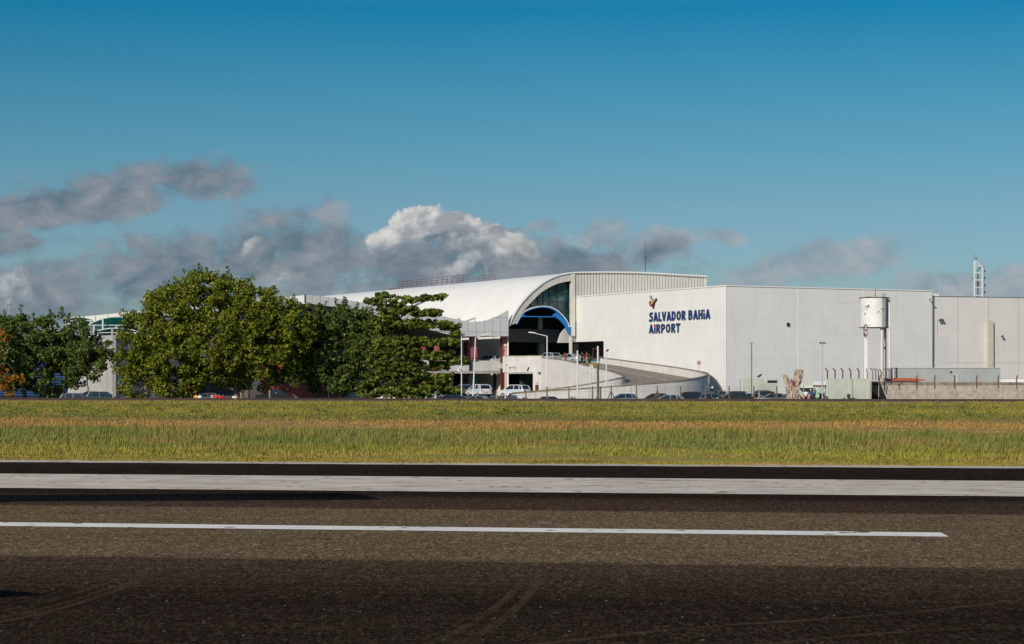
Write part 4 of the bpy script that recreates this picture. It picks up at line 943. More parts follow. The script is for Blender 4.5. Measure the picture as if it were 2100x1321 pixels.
for i in range(8, 34):
    c = out_i[i].lerp(inn_o[i], .46); c2 = out_i[i].lerp(inn_o[i], .475); lp_.append(c+Vector((0, 0, .01))); lq_.append(c2+Vector((0, 0, .01)))
mb.strip(lp_, lq_); build(mb, 'lane_line', M['white_trim'], ramp)
# stained stretch and joints of the outer wall: thin lines proud of the face
mb = MB()
def onwall(L, px, off=.01):
    for a, b in zip(L, L[1:]):
        ua = a.x/a.y*FOC+CX; ub = b.x/b.y*FOC+CX
        if a.y > 279: continue
        if min(ua, ub) <= px <= max(ua, ub): f = (px-ua)/(ub-ua); return a.lerp(b, f)
for px in (1098, 1208, 1295, 1363):
    q = onwall(O2, px)
    if q: mb.box((q.x-.03, q.y-.03, -.5), (q.x+.03, q.y-.005, q.z-.15))
build_each(mb, 'wall_joint', M['concrete'], ramp)
# garage wall under the deck
ga, gb = P(1031, 731, 308), P(1110, 732.5, 303)
GW = Plane(ga[:2], (gb.x-ga.x, gb.y-ga.y)); GW.n = (GW.d[1], -GW.d[0]) if GW.d[0] > 0 else GW.n
Lg = GW.t(1110); zt = ga.z; z1 = Z(763.5, 306); g0, g1 = GW.t(1038.5), GW.t(1093)
ret = thing('retaining_wall', (ga.x, ga.y, 0), 'stained concrete wall with the dark garage opening below the upper deck', 'wall')
mb = MB(); mb.slab(GW, 0, g1, z1, zt, -.35, 0); mb.slab(GW, g1, Lg+.12, -1, zt-.001, -.35, 0); mb.slab(GW, 0, g0, z1-.0, z1+.001, -.3, -.01); build(mb, 'wall', M['concrete_white'], ret)
mb = MB(); mb.slab(GW, 0, Lg, zt, zt+.1, -.4, .05); build(mb, 'coping', M['coping'], ret)
mb = MB(); mb.slab(GW, g0-5, g1+3, -1, z1+.9, -9, -8.8); mb.slab(GW, g1+.01, g1+.2, -1, z1+.4, -8.8, -.36); build(mb, 'garage_back', M['dark_green'], ret)
mb = MB(); mb.slab(GW, GW.t(1080), g1-.05, .2, Z(794, 300), -7.7, -4.9); build(mb, 'counter', mat('counter', (.2, .3, .3), .6, .1), ret)
mb = MB(); mb.slab(GW, g0, g1, z1-.22, z1-.002, -.5, -.05); build(mb, 'lintel', M['concrete'], ret)
mb = MB()
for i, px in enumerate([1045, 1046.5, 1048, 1050.5, 1053, 1055.5, 1057]):
    t = GW.t(px); h_ = rnd.uniform(.2, .55); Yt = 306; z_ = Z(752.5, Yt); mb.slab(GW, t-.04, t+.05, z_-h_, z_, .003, .006)
mb.slab(GW, GW.t(1044.5), GW.t(1059), Z(753, 306), Z(752.3, 306), .003, .008); build(mb, 'algae_drips', mat('algae', (.16, .13, .05), .9, .3, 5), ret)
mb = MB(); a_ = GW.p(1085, 753, .05); b_ = GW.p(1082.5, 760.5, .12); mb.tube([a_, b_], .1, 6); build(mb, 'drain_pipe', M['black'], ret)
mb = MB(); rq(mb, 1104.5, 1109.5, 763, 767.5, .003, .1, GW); build(mb, 'wall_box', M['steel_dark'], ret)
mb = MB(); rq(mb, 1098, 1104.8, 789, 800.5, .003, .06, GW); build(mb, 'hose_cabinet', M['maroon'], ret)
mb = MB(); rq(mb, 1099, 1100.4, 784, 787, .003, .04, GW); rq(mb, 1102.6, 1104, 784, 787, .003, .04, GW); build_each(mb, 'safety_notice', M['red'], ret)
# shaded spur wall from the tip of the ramp down to the block
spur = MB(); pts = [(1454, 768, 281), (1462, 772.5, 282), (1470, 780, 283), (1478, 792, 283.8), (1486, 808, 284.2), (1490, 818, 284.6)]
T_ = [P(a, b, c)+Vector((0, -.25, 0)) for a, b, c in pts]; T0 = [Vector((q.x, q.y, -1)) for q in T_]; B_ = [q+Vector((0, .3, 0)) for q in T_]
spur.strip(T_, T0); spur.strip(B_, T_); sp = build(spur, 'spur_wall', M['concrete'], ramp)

# ------------------------------------------------------------------ second building to the right, tower, duct
e1 = P(1911, 609, CY*1.0585+.9); e2 = (X(2100, e1.y*1.016), e1.y*1.016)
NR = Plane((e1.x, e1.y), (e2[0]-e1.x, e2[1]-e1.y)); NR.n = (abs(NR.n[0]), -abs(NR.n[1]))
nb = thing('beige_building', (e1.x, e1.y, 0), 'beige windowless building right of the white block, behind the plaster wall', 'building')
Zb = Z(608.5, e1.y); Ln = NR.t(2100)+35
mb = MB(); mb.slab(NR, 0, Ln, -1, Zb, -20, 0); build(mb, 'wall', M['beige_wall'], nb)
mb = MB(); mb.slab(NR, -.05, Ln, Zb+.002, Zb+.09, -.4, .04); build(mb, 'roof_edge', M['steel_dark'], nb)
mb = MB()
for px in (1964.5, 2027, 2089): t = NR.t(px); mb.slab(NR, t-.02, t+.02, 1, Zb, .003, .012)
mb.slab(NR, NR.t(1936), NR.t(2100)+30, Z(744.5, 306), Z(744, 306), .013, .02); build(mb, 'wall_joint', mat('jnt', (.3, .22, .19), .8, .1), nb)
mb = MB(); rq(mb, 1919, 1946, 689, 748, .003, .01, NR); build(mb, 'repainted_patch', mat('patchw', (.62, .6, .59), .75, .02), nb)
mb = MB(); rq(mb, 2022, 2033.5, 659, 760, .003, .55, NR); t = NR.t(2022); 
ta_, tb_ = NR.t(2022), NR.t(2030); z_ = Z(659, 306); mb.ext([NR.q(ta_, z_, .55), NR.q(tb_, z_, .55), NR.q(tb_-.15, z_+.35, .25), NR.q(ta_+.1, z_+.35, .25)], (-NR.n[0]*.2, -NR.n[1]*.2, 0)); build(mb, 'exterior_duct', M['duct'], nb)
mb = MB(); rq(mb, 1911, 1930, 602, 607.5, -3, -.6, NR); build(mb, 'rooftop_unit', M['white_trim'], nb)
def flood(px, py, pl, label, n=3):
    q = pl.p(px, py, .15); r = thing('wall_floodlight', q, label, 'floodlight'); mb = MB()
    for i in range(n):
        c = pl.q(pl.t(px+i*3), q.z+.08*(i % 2), .45); mb.tube([c, c+Vector((-.1, -.25, -.12))], [.13, .19], 8)
    build(mb, 'lamp_head', M['steel_dark'], r); mb = MB(); mb.tube([pl.q(pl.t(px), q.z, .02), pl.q(pl.t(px), q.z, .45), pl.q(pl.t(px+n*3-2), q.z, .45)], .04, 6); build(mb, 'bracket', M['steel'], r); return r
fl_ = flood(1925, 656, NR, 'cluster of dark floodlights high on the beige wall near the white block', 3)
mb = MB(); mb.tube([NR.p(1921.5, 657, .06), NR.p(1921.5, 684, .06)], .035, 6); build(mb, 'conduit', M['steel'], fl_)
flood(2053, 689, NR, 'small single floodlight on the beige wall right of the vertical duct', 1)
mb = MB(); a_ = WR.p(1899, 611.5, .25); mb.tube([WR.p(1905, 613, 0), WR.p(1899, 611, .9)], .07, 6); mb.tube([WR.p(1897, 610.5, .9), WR.p(1901, 612.5, .95)], [.13, .09], 8)
tag(build(mb, 'security_camera', M['white_steel'], None, origin=a_), 'white camera arm at the top right of the white block', 'camera')
# tower
TY = 335; tw = thing('lattice_tower', (X(2009, TY), TY, 10), 'slim white concrete lattice tower with slanted tops rising behind the beige roof', 'tower')
mb = MB()
def post(pa, dy, pyt, w_=.24): x_ = X(pa, TY); mb.box((x_-w_/2, TY+dy, 12), (x_+w_/2, TY+dy+w_, Z(pyt, TY)))
post(1998.5, 0, 534, .3); post(2014.2, -.3, 548, .3); post(2020.5, 1.2, 541, .26); post(2004, 1.4, 560, .2)
def bar(a, b, da, db, r=.1): mb.tube([P(a[0], a[1], TY)+Vector((0, da, 0)), P(b[0], b[1], TY)+Vector((0, db, 0))], r, 4)
bar((1998, 534), (2015, 549), .1, -.2, .13); bar((2014, 549), (2021, 541), -.2, 1.3, .13)
for py in (546, 560, 574.5, 589.5, 606): bar((1998, py), (2014.5, py+.5), .1, -.2, .11); bar((2014.5, py+.5), (2020.5, py), -.2, 1.3, .09); bar((1998, py), (2004, py), .1, 1.4, .08)
build(mb, 'frame', M['fascia'], tw)
mb = MB(); bar((2001.5, 560), (2001.5, 608), .9, .9, .13); bar((2008, 562), (2008, 608), .9, .9, .10); bar((2017, 556), (2017, 608), .9, .9, .16); bar((2005, 556), (2012, 548), .4, .4, .08)
for py in (578, 583): bar((2004, py), (2010, py+5), .5, .5, .05); bar((2010, py), (2004, py+5), .5, .5, .05)
build(mb, 'inner_ladder', M['steel_dark'], tw)
for i, (px, py) in enumerate([(2021.5, 556), (2020, 571), (2021.5, 585.5), (2021, 600), (1995.5, 571)]):
    mb = MB(); q = P(px, py, TY)+Vector((0, 1, 0)); mb.tube([q, q+Vector((.15, -.3, .1))], [.1, .2], 8); build(mb, 'antenna_drum', M['steel'], tw)
mb = MB(); mb.tube([P(1998, 534, TY), P(1998, 520, TY)], .025, 5); mb.tube([P(2002, 532, TY), P(2002, 529, TY)], [.12, .16], 8); build(mb, 'lightning_rod', M['steel_dark'], tw)
# mast on the hall roof
q = back(FP.p(1364, 562), 6); mb = MB(); mb.tube([q, Vector((q.x, q.y, Z(528, q.y)))], .09, 6); mb.tube([Vector((q.x, q.y, Z(528, q.y))), Vector((q.x, q.y, Z(497, q.y)))], .05, 6)
mb.tube([Vector((q.x, q.y, Z(526, q.y))), Vector((q.x, q.y, Z(528, q.y)))], .16, 8)
tag(build(mb, 'roof_mast', M['rail'], None, origin=q), 'thin tall mast standing on the ribbed hall roof', 'mast')
# rusty railing on the crest
rl = thing('roof_railing', (-20, 375, 19.5), 'rusty red railing frame along the crest of the vaulted roof', 'railing')
mb = MB(); cr = O3[-1]
def crp(px):
    k_ = (px-CX)/FOC; s_ = (k_*cr.y-cr.x)/(AX[0]-k_*AX[1]); return back(cr, s_)
pa, pb = crp(815), crp(962)
for off in (0, 4.5):
    a = pa+Vector((off, 0, 0)); b = pb+Vector((off, 0, 0))
    for h_ in (.45, .9, 1.35): mb.tube([a+Vector((0, 0, h_)), b+Vector((0, 0, h_))], .04, 5)
    for i in range(15): c = a.lerp(b, i/14); mb.tube([c, c+Vector((0, 0, 1.35))], .035, 5)
for h_ in (.45, .9, 1.35): mb.tube([pa+Vector((0, 0, h_)), pa+Vector((4.5, 0, h_))], .04, 5)
mb.box((pa.x-1.5, pa.y-1, pa.z-.1), (pa.x+5, pa.y+8, pa.z+.12)); build(mb, 'rail_frame', M['rail'], rl)

# ------------------------------------------------------------------ left: concrete car-park block, teal sail roofs, blue slats, red walls
KY = 290.; kc = (X(232, KY), KY); pk = thing('parking_block', (kc[0], kc[1], 0), 'tall pale concrete block between the left tree and the huge domed tree', 'building')
KL = Plane(kc, AX); KL.n = (-abs(AX[1]), -abs(AX[0])); KR = Plane(kc, (.5, .866)); KR.n = (.866, -.5)
kz = Z(687, KY)
mb = MB(); mb.slab(KL, 0, 60, -1, kz, -.4, 0); mb.slab(KR, .42, 16, -1, kz, -.4, -.001); build(mb, 'wall', mat('car_park_concrete', (.50, .475, .45), .85, .08, .6, streak=.3, seam=(2.4, .012, .3)), pk)
mb = MB(); mb.slab(KL, -.02, .5, -1, kz+1.0, .003, .12); build(mb, 'corner_pier', M['concrete'], pk)
mb = MB(); mb.add([KL.q(0, kz-.3, -.3), KL.q(60, kz-.3, -.3), KL.q(60, kz-.3, -28), KR.q(16, kz-.3, -.3)], [(0, 1, 2, 3)]); build(mb, 'top_deck', M['concrete'], pk)
def sail(px0, px1, pye, pyp, Y, label):
    a = P(px0, pye, Y); b = P(px1, pye, Y); cx_ = (a.x+b.x)/2; r = thing('shade_sail', (cx_, Y, kz), label, 'canopy', 'teal shade sails on the parking block'); mb = MB(); hw = (b.x-a.x)/2; hh = Z(pyp, Y)-a.z; D = 5
    N_ = 14
    def prof(i, j):
        u = -1+2*i/N_; v = -1+2*j/6; return Vector((cx_+u*hw, Y+v*D, a.z + hh*(1-u*u)*(1-.5*(v+1)) - .25*(v+1)))
    for i in range(N_):
        for j in range(6): mb.add([prof(i, j), prof(i+1, j), prof(i+1, j+1), prof(i, j+1)], [(0, 1, 2, 3)])
    build(mb, 'membrane', M['teal'], r, smooth=True); mb = MB()
    mb.tube([prof(i, 0)+Vector((0, -.05, .08)) for i in range(N_+1)], .08, 6); mb.tube([a+Vector((0, -D, 0)), b+Vector((0, -D, 0))], .06, 6)
    mb.tube([a+Vector((hw*.5, -D, -.9)), b+Vector((-hw*.2, -D, -.9))], .06, 6); mb.tube([Vector((cx_, Y-D, a.z)), Vector((cx_, Y-D, kz-.5))], .07, 6)
    for sx_ in (-.8, .8): mb.tube([Vector((cx_+sx_*hw, Y-D, a.z)), Vector((cx_+sx_*hw, Y-D, kz-.4))], .1, 6)
    build(mb, 'frame', M['white_steel'], r)
sail(144, 206, 660, 653.5, 312, 'teal shade sail on the parking block, left of the two top ones')
sail(196, 308, 669, 653, 303, 'teal shade sail on the parking block, wide and nearest the domed tree')
sail(205, 300, 684, 676, 299, 'teal shade sail under the wide one, lowest on the parking block')
mb = MB(); q = P(211, 690, 297); mb.tube([q, P(211, 652, 297)], .12, 6); tag(build(mb, 'support_post', M['white_steel'], None, origin=q), 'slim white post rising in front of the teal sails', 'post')
bs = thing('blue_slatted_screen', (X(60, 284), 284, 0), 'bright blue horizontally slatted screen behind the left tree', 'screen')
mb = MB(); mb.box((X(-160, 284), 284.1, -.5), (X(137, 284), 284.3, Z(742, 284))); build(mb, 'backing', M['dark'], bs)
mb = MB(); z_ = .6
while z_ < Z(746, 284): mb.box((X(-160, 284), 283.95, z_), (X(137, 284), 284.05, z_+.16)); z_ += .36
build(mb, 'slats', M['blue_slat'], bs)
def slabwall(name, label, cat, pa, pb, pyt, Y, m_, d=.3, parts=None):
    r = thing(name, (X(pa, Y), Y, gz(X(pa, Y), Y)), label, cat); mb = MB(); mb.box((X(pa, Y), Y, -1), (X(pb, Y), Y+d, Z(pyt, Y))); build(mb, 'wall', m_, r)
    mb = MB(); mb.box((X(pa, Y)-.05, Y-.06, Z(pyt, Y)+.002), (X(pb, Y)+.05, Y+d+.06, Z(pyt, Y)+.12)); build(mb, 'coping', M['maroon'], r); return r
slabwall('red_wall', 'sunlit brick-red wall behind the saplings and the dark pickup', 'wall', 537, 672, 745, 284, M['red_wall'])
slabwall('dark_red_wall', 'shaded brick-red wall behind the dark glossy tree', 'wall', 675, 694, 770, 285, M['red_wall'])
slabwall('brown_wall', 'dull brown wall under the left part of the domed tree', 'wall', 340, 376, 786, 282, mat('brown_wall', (.15, .08, .06), .8, .2))
r = slabwall('red_gate', 'bright red metal gate under the domed tree', 'gate', 378, 401, 778, 281, mat('red_gate', (.35, .015, .015), .5, .1)); mb = MB(); mb.box((X(389, 281), 280.94, 0), (X(389.6, 281), 280.995, Z(783, 281))); build(mb, 'gate_joint', M['white_trim'], r)
slabwall('yellow_panel', 'small yellow panel right of the red gate', 'panel', 399.6, 405, 800, 280.5, M['yellow'])
# pale wall seen low behind the trees, and the red-roofed kiosk
slabwall('low_pale_wall', 'low whitish wall glimpsed behind the dark glossy tree', 'wall', 696, 790, 798, 286, M['concrete_white'])
kx, ky = X(876, 276), 276; kk = thing('red_roofed_kiosk', (kx, ky, gz(kx, ky)), 'white kiosk with a magenta-red roof hidden behind the tiered tree', 'kiosk')
mb = MB(); mb.box((kx-1.6, ky, -.5), (kx+1.6, ky+3, Z(788, ky))); build(mb, 'wall', M['white_trim'], kk)
mb = MB(); z_ = Z(788, ky)+.002; zt_ = Z(766, ky); mb.add([(kx-2, ky-.3, z_), (kx+2, ky-.3, z_), (kx+2, ky+3.3, z_), (kx-2, ky+3.3, z_), (kx-1.2, ky+.8, zt_), (kx+1.2, ky+.8, zt_), (kx+1.2, ky+2.2, zt_), (kx-1.2, ky+2.2, zt_)], [(0, 3, 2, 1), (4, 5, 6, 7), (0, 1, 5, 4), (1, 2, 6, 5), (2, 3, 7, 6), (3, 0, 4, 7)]); build(mb, 'roof', M['pinkred'], kk)
mb = MB(); mb.box((kx-1, ky-.04, .9), (kx+1, ky-.003, 1.7)); build(mb, 'window', M['glass_car'], kk)
# ------------------------------------------------------------------ water tank
TKY = 258.; tx = X(1793.5, TKY); tr = 30.3/FOC*TKY; tg = gz(tx, TKY)
tk = thing('water_tank', (tx, TKY, tg), 'peeling white cylindrical water tank on tall legs', 'water tank')
zt0, zt1 = Z(671.5, TKY), Z(612, TKY)
mb = MB(); mb.tube([(tx, TKY, zt0), (tx, TKY, zt1)], tr, 40); build(mb, 'drum', M['tank_paint'], tk, smooth=False)
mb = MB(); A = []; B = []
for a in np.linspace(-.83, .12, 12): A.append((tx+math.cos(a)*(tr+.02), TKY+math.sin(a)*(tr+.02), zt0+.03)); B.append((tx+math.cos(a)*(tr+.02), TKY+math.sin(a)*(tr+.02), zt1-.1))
mb.strip(A, B); build(mb, 'drum_shade_panel', mat('tank_shade', (.02, .035, .075), .7, .4, 2, c2=(.16, .22, .25), streak=.3), tk)  # dark blue colour stands in for the shade on the drum's right side
mb = MB(); mb.tube([(tx, TKY, zt0-.08), (tx, TKY, zt0)], tr+.08, 40); mb.tube([(tx, TKY, zt1), (tx, TKY, zt1+.1)], tr+.06, 40); build_each(mb, 'rim', M['tank_rust'], tk)
for (px, dy, w_) in ((1771.5, -1.2, .44), (1779.5, 1.3, .36), (1805.5, -1.2, .42), (1817, .9, .40)):
    mb = MB(); x_ = X(px, TKY); mb.box((x_-w_/2, TKY+dy-w_/2, tg-.5), (x_+w_/2, TKY+dy+w_/2, zt0-.08)); build(mb, 'leg', M['tank_paint'], tk)
mb = MB(); xs_ = X(1813, TKY-1.75)
for dx in (-.15, .15): mb.tube([(xs_+dx, TKY-1.75, tg), (xs_+dx, TKY-1.75, zt1+.6)], .035, 5)
z_ = tg
while z_ < zt1+.5: mb.tube([(xs_-.15, TKY-1.75, z_), (xs_+.15, TKY-1.75, z_)], .02, 4); z_ += .3
for k_ in range(0):
    zc = tg+2.5+k_*1.15; mb.tube([(xs_+math.cos(a)*.36, TKY-1.75-.32+math.sin(a)*.36, zc) for a in np.linspace(-.2, 3.35+3.14, 11)], .03, 4)
build(mb, 'ladder', M['tank_rust'], tk)
mb = MB(); mb.tube([(X(1821, TKY), TKY-1.0, tg), (X(1821, TKY), TKY-1.0, zt1)], .12, 8); build(mb, 'downpipe', M['tank_paint'], tk)
mb = MB(); mb.tube([(tx+.1, TKY, zt1), (tx+.1, TKY, Z(590, TKY))], .03, 5); mb.tube([(tx-.2, TKY, zt1), (tx+.1, TKY, Z(603, TKY)), (tx+.3, TKY, zt1)], .03, 5); mb.box((tx-1.1, TKY-.4, zt1+.1), (tx-.4, TKY+.3, zt1+.2)); build(mb, 'lightning_rod', M['rust'], tk)
mb = MB(); mb.tube([(X(1763, TKY), TKY-.5, Z(618, TKY)), P(1716, 623, 270)], .025, 5); build(mb, 'guy_cable', M['white_steel'], tk)

# ------------------------------------------------------------------ pale green wall, gate recess, plaster wall, their posts
GY = 246.
gw = thing('green_boundary_wall', (X(1700, GY), GY, gz(X(1740, GY), GY)), 'pale green rendered wall under a row of bent barbed-wire posts', 'wall')
mb = MB(); mb.box((X(1699, GY), GY, -1), (X(1783, GY), GY+.2, Z(776.5, GY))); build(mb, 'wall', M['green_wall'], gw)
mb = MB(); mb.box((X(1743, GY), GY-.12, -1), (X(1747.5, GY), GY-.003, Z(777, GY))); build(mb, 'pilaster', M['green_wall'], gw)
mb = MB(); mb.box((X(1783, GY), GY-.1, -1), (X(1787, GY), GY+10, Z(780, GY))); build(mb, 'brick_end_pier', M['old_plaster'], gw)
PY_ = 252.
pw = thing('plaster_boundary_wall', (X(1806, PY_), PY_, gz(X(1950, PY_), PY_)), 'long crumbling plaster wall with a dark mouldy top band', 'wall')
x0_, x1_ = X(1787, PY_), X(2100, PY_)+60
mb = MB(); mb.box((X(1803, PY_), PY_, -1), (x1_, PY_+.2, Z(790.5, PY_))); build(mb, 'wall', M['old_plaster'], pw)
mb = MB(); mb.box((X(1803, PY_)-.03, PY_-.04, Z(790.3, PY_)), (x1_, PY_+.24, Z(784, PY_))); build(mb, 'top_band', M['mould_band'], pw)
mb = MB()
for px in (1844, 1880, 1917, 1959, 2003, 2047, 2085, 2125):
    mb.box((X(px, PY_)-.12, PY_-.06, -1), (X(px, PY_)+.12, PY_-.005, Z(791, PY_)))
build_each(mb, 'pilaster', M['old_plaster'], pw)
gt = thing('dark_gate', (X(1795, PY_), PY_+.5, 0), 'black sheet gate in the recess between the green and the plaster wall', 'gate')
mb = MB(); mb.box((X(1787.5, PY_), PY_+.5, -1), (X(1803, PY_), PY_+.6, Z(783.5, PY_))); build(mb, 'leaf', M['black'], gt)
mb = MB(); mb.box((X(1786, PY_), PY_-.2, Z(783.4, PY_)), (X(1832, PY_), PY_-.06, Z(782, PY_))); build(mb, 'top_rail', M['steel_dark'], gt)
# sloping black sheet standing in for the slanted shadow on the plaster wall
mb = MB(); mb.ext([P(1803, 784, PY_-.3), P(1804, 784, PY_-.3), P(1819.5, 822, PY_-.3), P(1803, 822, PY_-.3)], (0, .12, 0)); build(mb, 'shadow_wedge', M['black'], gt)
mb = MB(); mb.tube([P(1813, 782, PY_-.35), P(1813, 800, PY_-.35)], .05, 5); build(mb, 'gate_stile', M['black'], gt)
def bent_post(name, label, group, px, Y, py0, pyb, pyt, dx, m_, r=.07):
    x_ = X(px, Y); b = P(px, py0, Y); rt = thing(name, b, label, 'fence post', group); mb = MB(); mb.tube([b, P(px, pyb, Y), P(px+dx, pyt, Y)], r, 5); build(mb, 'shaft', m_, rt); return rt
GRP1 = 'bent barbed-wire posts on the pale green wall'
names1 = ['leftmost bent post on the green wall, beside the floodlight mast', 'second bent post from the left on the green wall', 'third bent post from the left on the green wall', 'fourth bent post from the left on the green wall', 'fifth bent post, nearest the left tank leg']
for i, px in enumerate([1697, 1712.8, 1728.5, 1745, 1761.5]): bent_post('bent_post', names1[i], GRP1, px, GY+.1, 777, 761, 755.5, -4, M['rust'], .085)
GRP2 = 'rusty bent posts around the foot of the water tank'
names2 = ['first', 'second', 'third', 'fourth', 'fifth', 'sixth', 'seventh', 'eighth']
for i, (px, y0, yb, yt, dx) in enumerate([(1778.5, 778, 765, 756, -1.5), (1790, 780, 760.5, 755, -5), (1796, 780, 760.5, 755, -5.5), (1801.5, 780.5, 761, 756, -5.5), (1807.5, 780, 762, 756.5, -4.5), (1818, 779, 761, 755, -4), (1823.5, 778, 761, 756, -4.5), (1828, 776, 761, 756, -6)]):
    bent_post('bent_post', names2[i]+' from the left of the rusty bent posts clustered by the water tank legs', GRP2, px, 250+i*.9, y0, yb, yt, dx, M['rust'], .06)
mb = MB(); q = P(1804, 785, 249.5); mb.tube([q, P(1803.5, 777, 249.5), P(1805.5, 769.5, 249.5)], .07, 5); tag(build(mb, 'leaning_stake', M['rust'], None, origin=q), 'short leaning stake at the left end of the plaster wall', 'stake')
GRP3 = 'curved posts on the plaster wall'
lab3 = ['curved post nearest the tiled roof on the plaster wall', 'curved post right of the red tiled roof', 'curved post beside the bent pipe lamp', 'curved post below the vertical duct, left of it', 'curved post near the right end of the grey-green shed', 'rightmost curved post on the plaster wall']
for i, px in enumerate([1880, 1917, 1958, 2003, 2047, 2085]): bent_post('curved_post', lab3[i], GRP3, px, PY_-.05, 797, 775, 770, 2 if i != 2 else -1, M['rust'], .08)
mb = MB(); q = P(1844, 800, PY_-.1); mb.tube([q, P(1843.5, 788, PY_-.1)], [.03, .09], 5); tag(build(mb, 'broken_post', M['rust'], None, origin=q), 'broken dark post stub hanging on the plaster wall left of the curved posts', 'fence post')
# sheds behind the wall
shd = thing('grey_green_shed', (X(1834, 259.6), 259.6, 0), 'long low grey-green shed in front of the beige building', 'shed')
mb = MB(); mb.box((X(1834, 259.6), 259.6, -1), (X(2051.5, 259.6), 264, Z(755, 259.6))); build(mb, 'wall', M['grey_green'], shd)
mb = MB(); mb.box((X(1829, 259.8), 259.8, -1), (X(1833.5, 259.8), 264, Z(756, 259.6))); build(mb, 'end_wall', M['white_trim'], shd)
mb = MB(); mb.box((X(1834, 259.6)+.01, 259.5, Z(755, 259.6)+.002), (X(2051.5, 259.6)+.05, 264.1, Z(754.4, 259.6)+.02)); build(mb, 'roof_edge', M['fascia'], shd)
shd2 = thing('low_white_building', (X(2051, 275), 275, 0), 'low white building at the right edge behind the plaster wall', 'building')
mb = MB(); mb.box((X(2052, 275), 275, -1), (X(2052, 275)+14, 280, Z(776.5, 275))); build(mb, 'wall', M['white_trim'], shd2)
mb = MB(); mb.box((X(2052, 275)-.1, 274.9, Z(776.5, 275)+.002), (X(2052, 275)+14.1, 280.1, Z(776, 275)+.06)); build(mb, 'roof_edge', M['fascia'], shd2)
tl = thing('tiled_shed', (X(1860, 256), 256, 0), 'small shed with a red clay tile roof behind the plaster wall', 'shed')
mb = MB(); a = X(1816, 256); b = X(1885, 256); mb.box((a, 256.2, -1), (b, 259, Z(781.4, 256))); build(mb, 'wall', M['white_trim'], tl)
mb = MB(); aa = X(1828, 256); bb = X(1897, 256); n_ = 26
for i in range(n_):
    xa = aa+(bb-aa)*i/n_; xb = aa+(bb-aa)*(i+.9)/n_; mb.ext([(xa, 255.8, Z(781.2, 256)), (xb, 255.8, Z(781.2, 256)), (xb-.5, 259, Z(778.2, 256)), (xa-.5, 259, Z(778.2, 256))], (0, 0, .07))
    mb.tube([(xa, 255.78, Z(781.0, 256)+.06), (xa-.5, 259, Z(778.2, 256)+.09)], .08, 5)
build(mb, 'tile_roof', M['tile'], tl)
mb = MB(); mb.box((X(1815, 255.5), 255.5, Z(783, 255.5)), (X(1828, 255.5), 255.7, Z(777, 255.5))); build(mb, 'fascia_board', M['navy_black'], tl)

# pale green hut, dish, stump, kiosk with people
HU = 262.; hut = thing('pale_green_hut', (X(1560, HU), HU, gz(X(1560, HU), HU)), 'pale green flat-roofed hut at the foot of the white block', 'hut')
hx = [X(p, HU) for p in (1523, 1567, 1574, 1596.5, 1598)]; zt_ = Z(776.3, HU); zc = Z(785.5, HU)
mb = MB(); mb.box((hx[0], HU, -1), (hx[2], HU+3, zt_)); mb.box((hx[2], HU+.01, -1), (hx[3], HU+3, zc)); mb.box((hx[2], HU+1.2, zc), (hx[3], HU+3, zt_-.25)); build(mb, 'wall', M['green_wall'], hut)
mb = MB(); mb.box((hx[2], HU-.05, zt_-.25), (hx[3]+.12, HU+3, zt_-.2+.12)); build(mb, 'roof_slab', M['green_wall'], hut)
mb = MB(); mb.box((hx[2]+.12, HU+1.1, zc+.01), (hx[3]-.1, HU+1.19, zt_-.27)); build(mb, 'window', M['glass_car'], hut)
mb = MB(); mb.box((hx[0]-.1, HU-.08, -1), (hx[0]-.003, HU+3, zt_)); mb.box((X(1568.5, HU), HU-.03, zc), (X(1569.8, HU), HU-.003, zt_-.03)); build(mb, 'trim', M['white_trim'], hut)
q = P(1558, 776, HU+1); sdh = thing('satellite_dish', q, 'tilted dark satellite dish on the pale green hut roof', 'satellite dish')
mb = MB(); c = P(1558, 771, HU+1); ax_ = Vector((.62, -.1, .78)).normalized()
ax_ = Vector((-.55, .25, .8)).normalized(); mb.tube([c-ax_*.1, c, c+ax_*.06], [.12, .32, .40], 18); build(mb, 'dish', M['black'], sdh)
mb = MB(); mb.tube([q, c], .03, 5); mb.tube([c, c+ax_*.4+Vector((.1, 0, 0))], .015, 4); build(mb, 'mount', M['steel'], sdh)
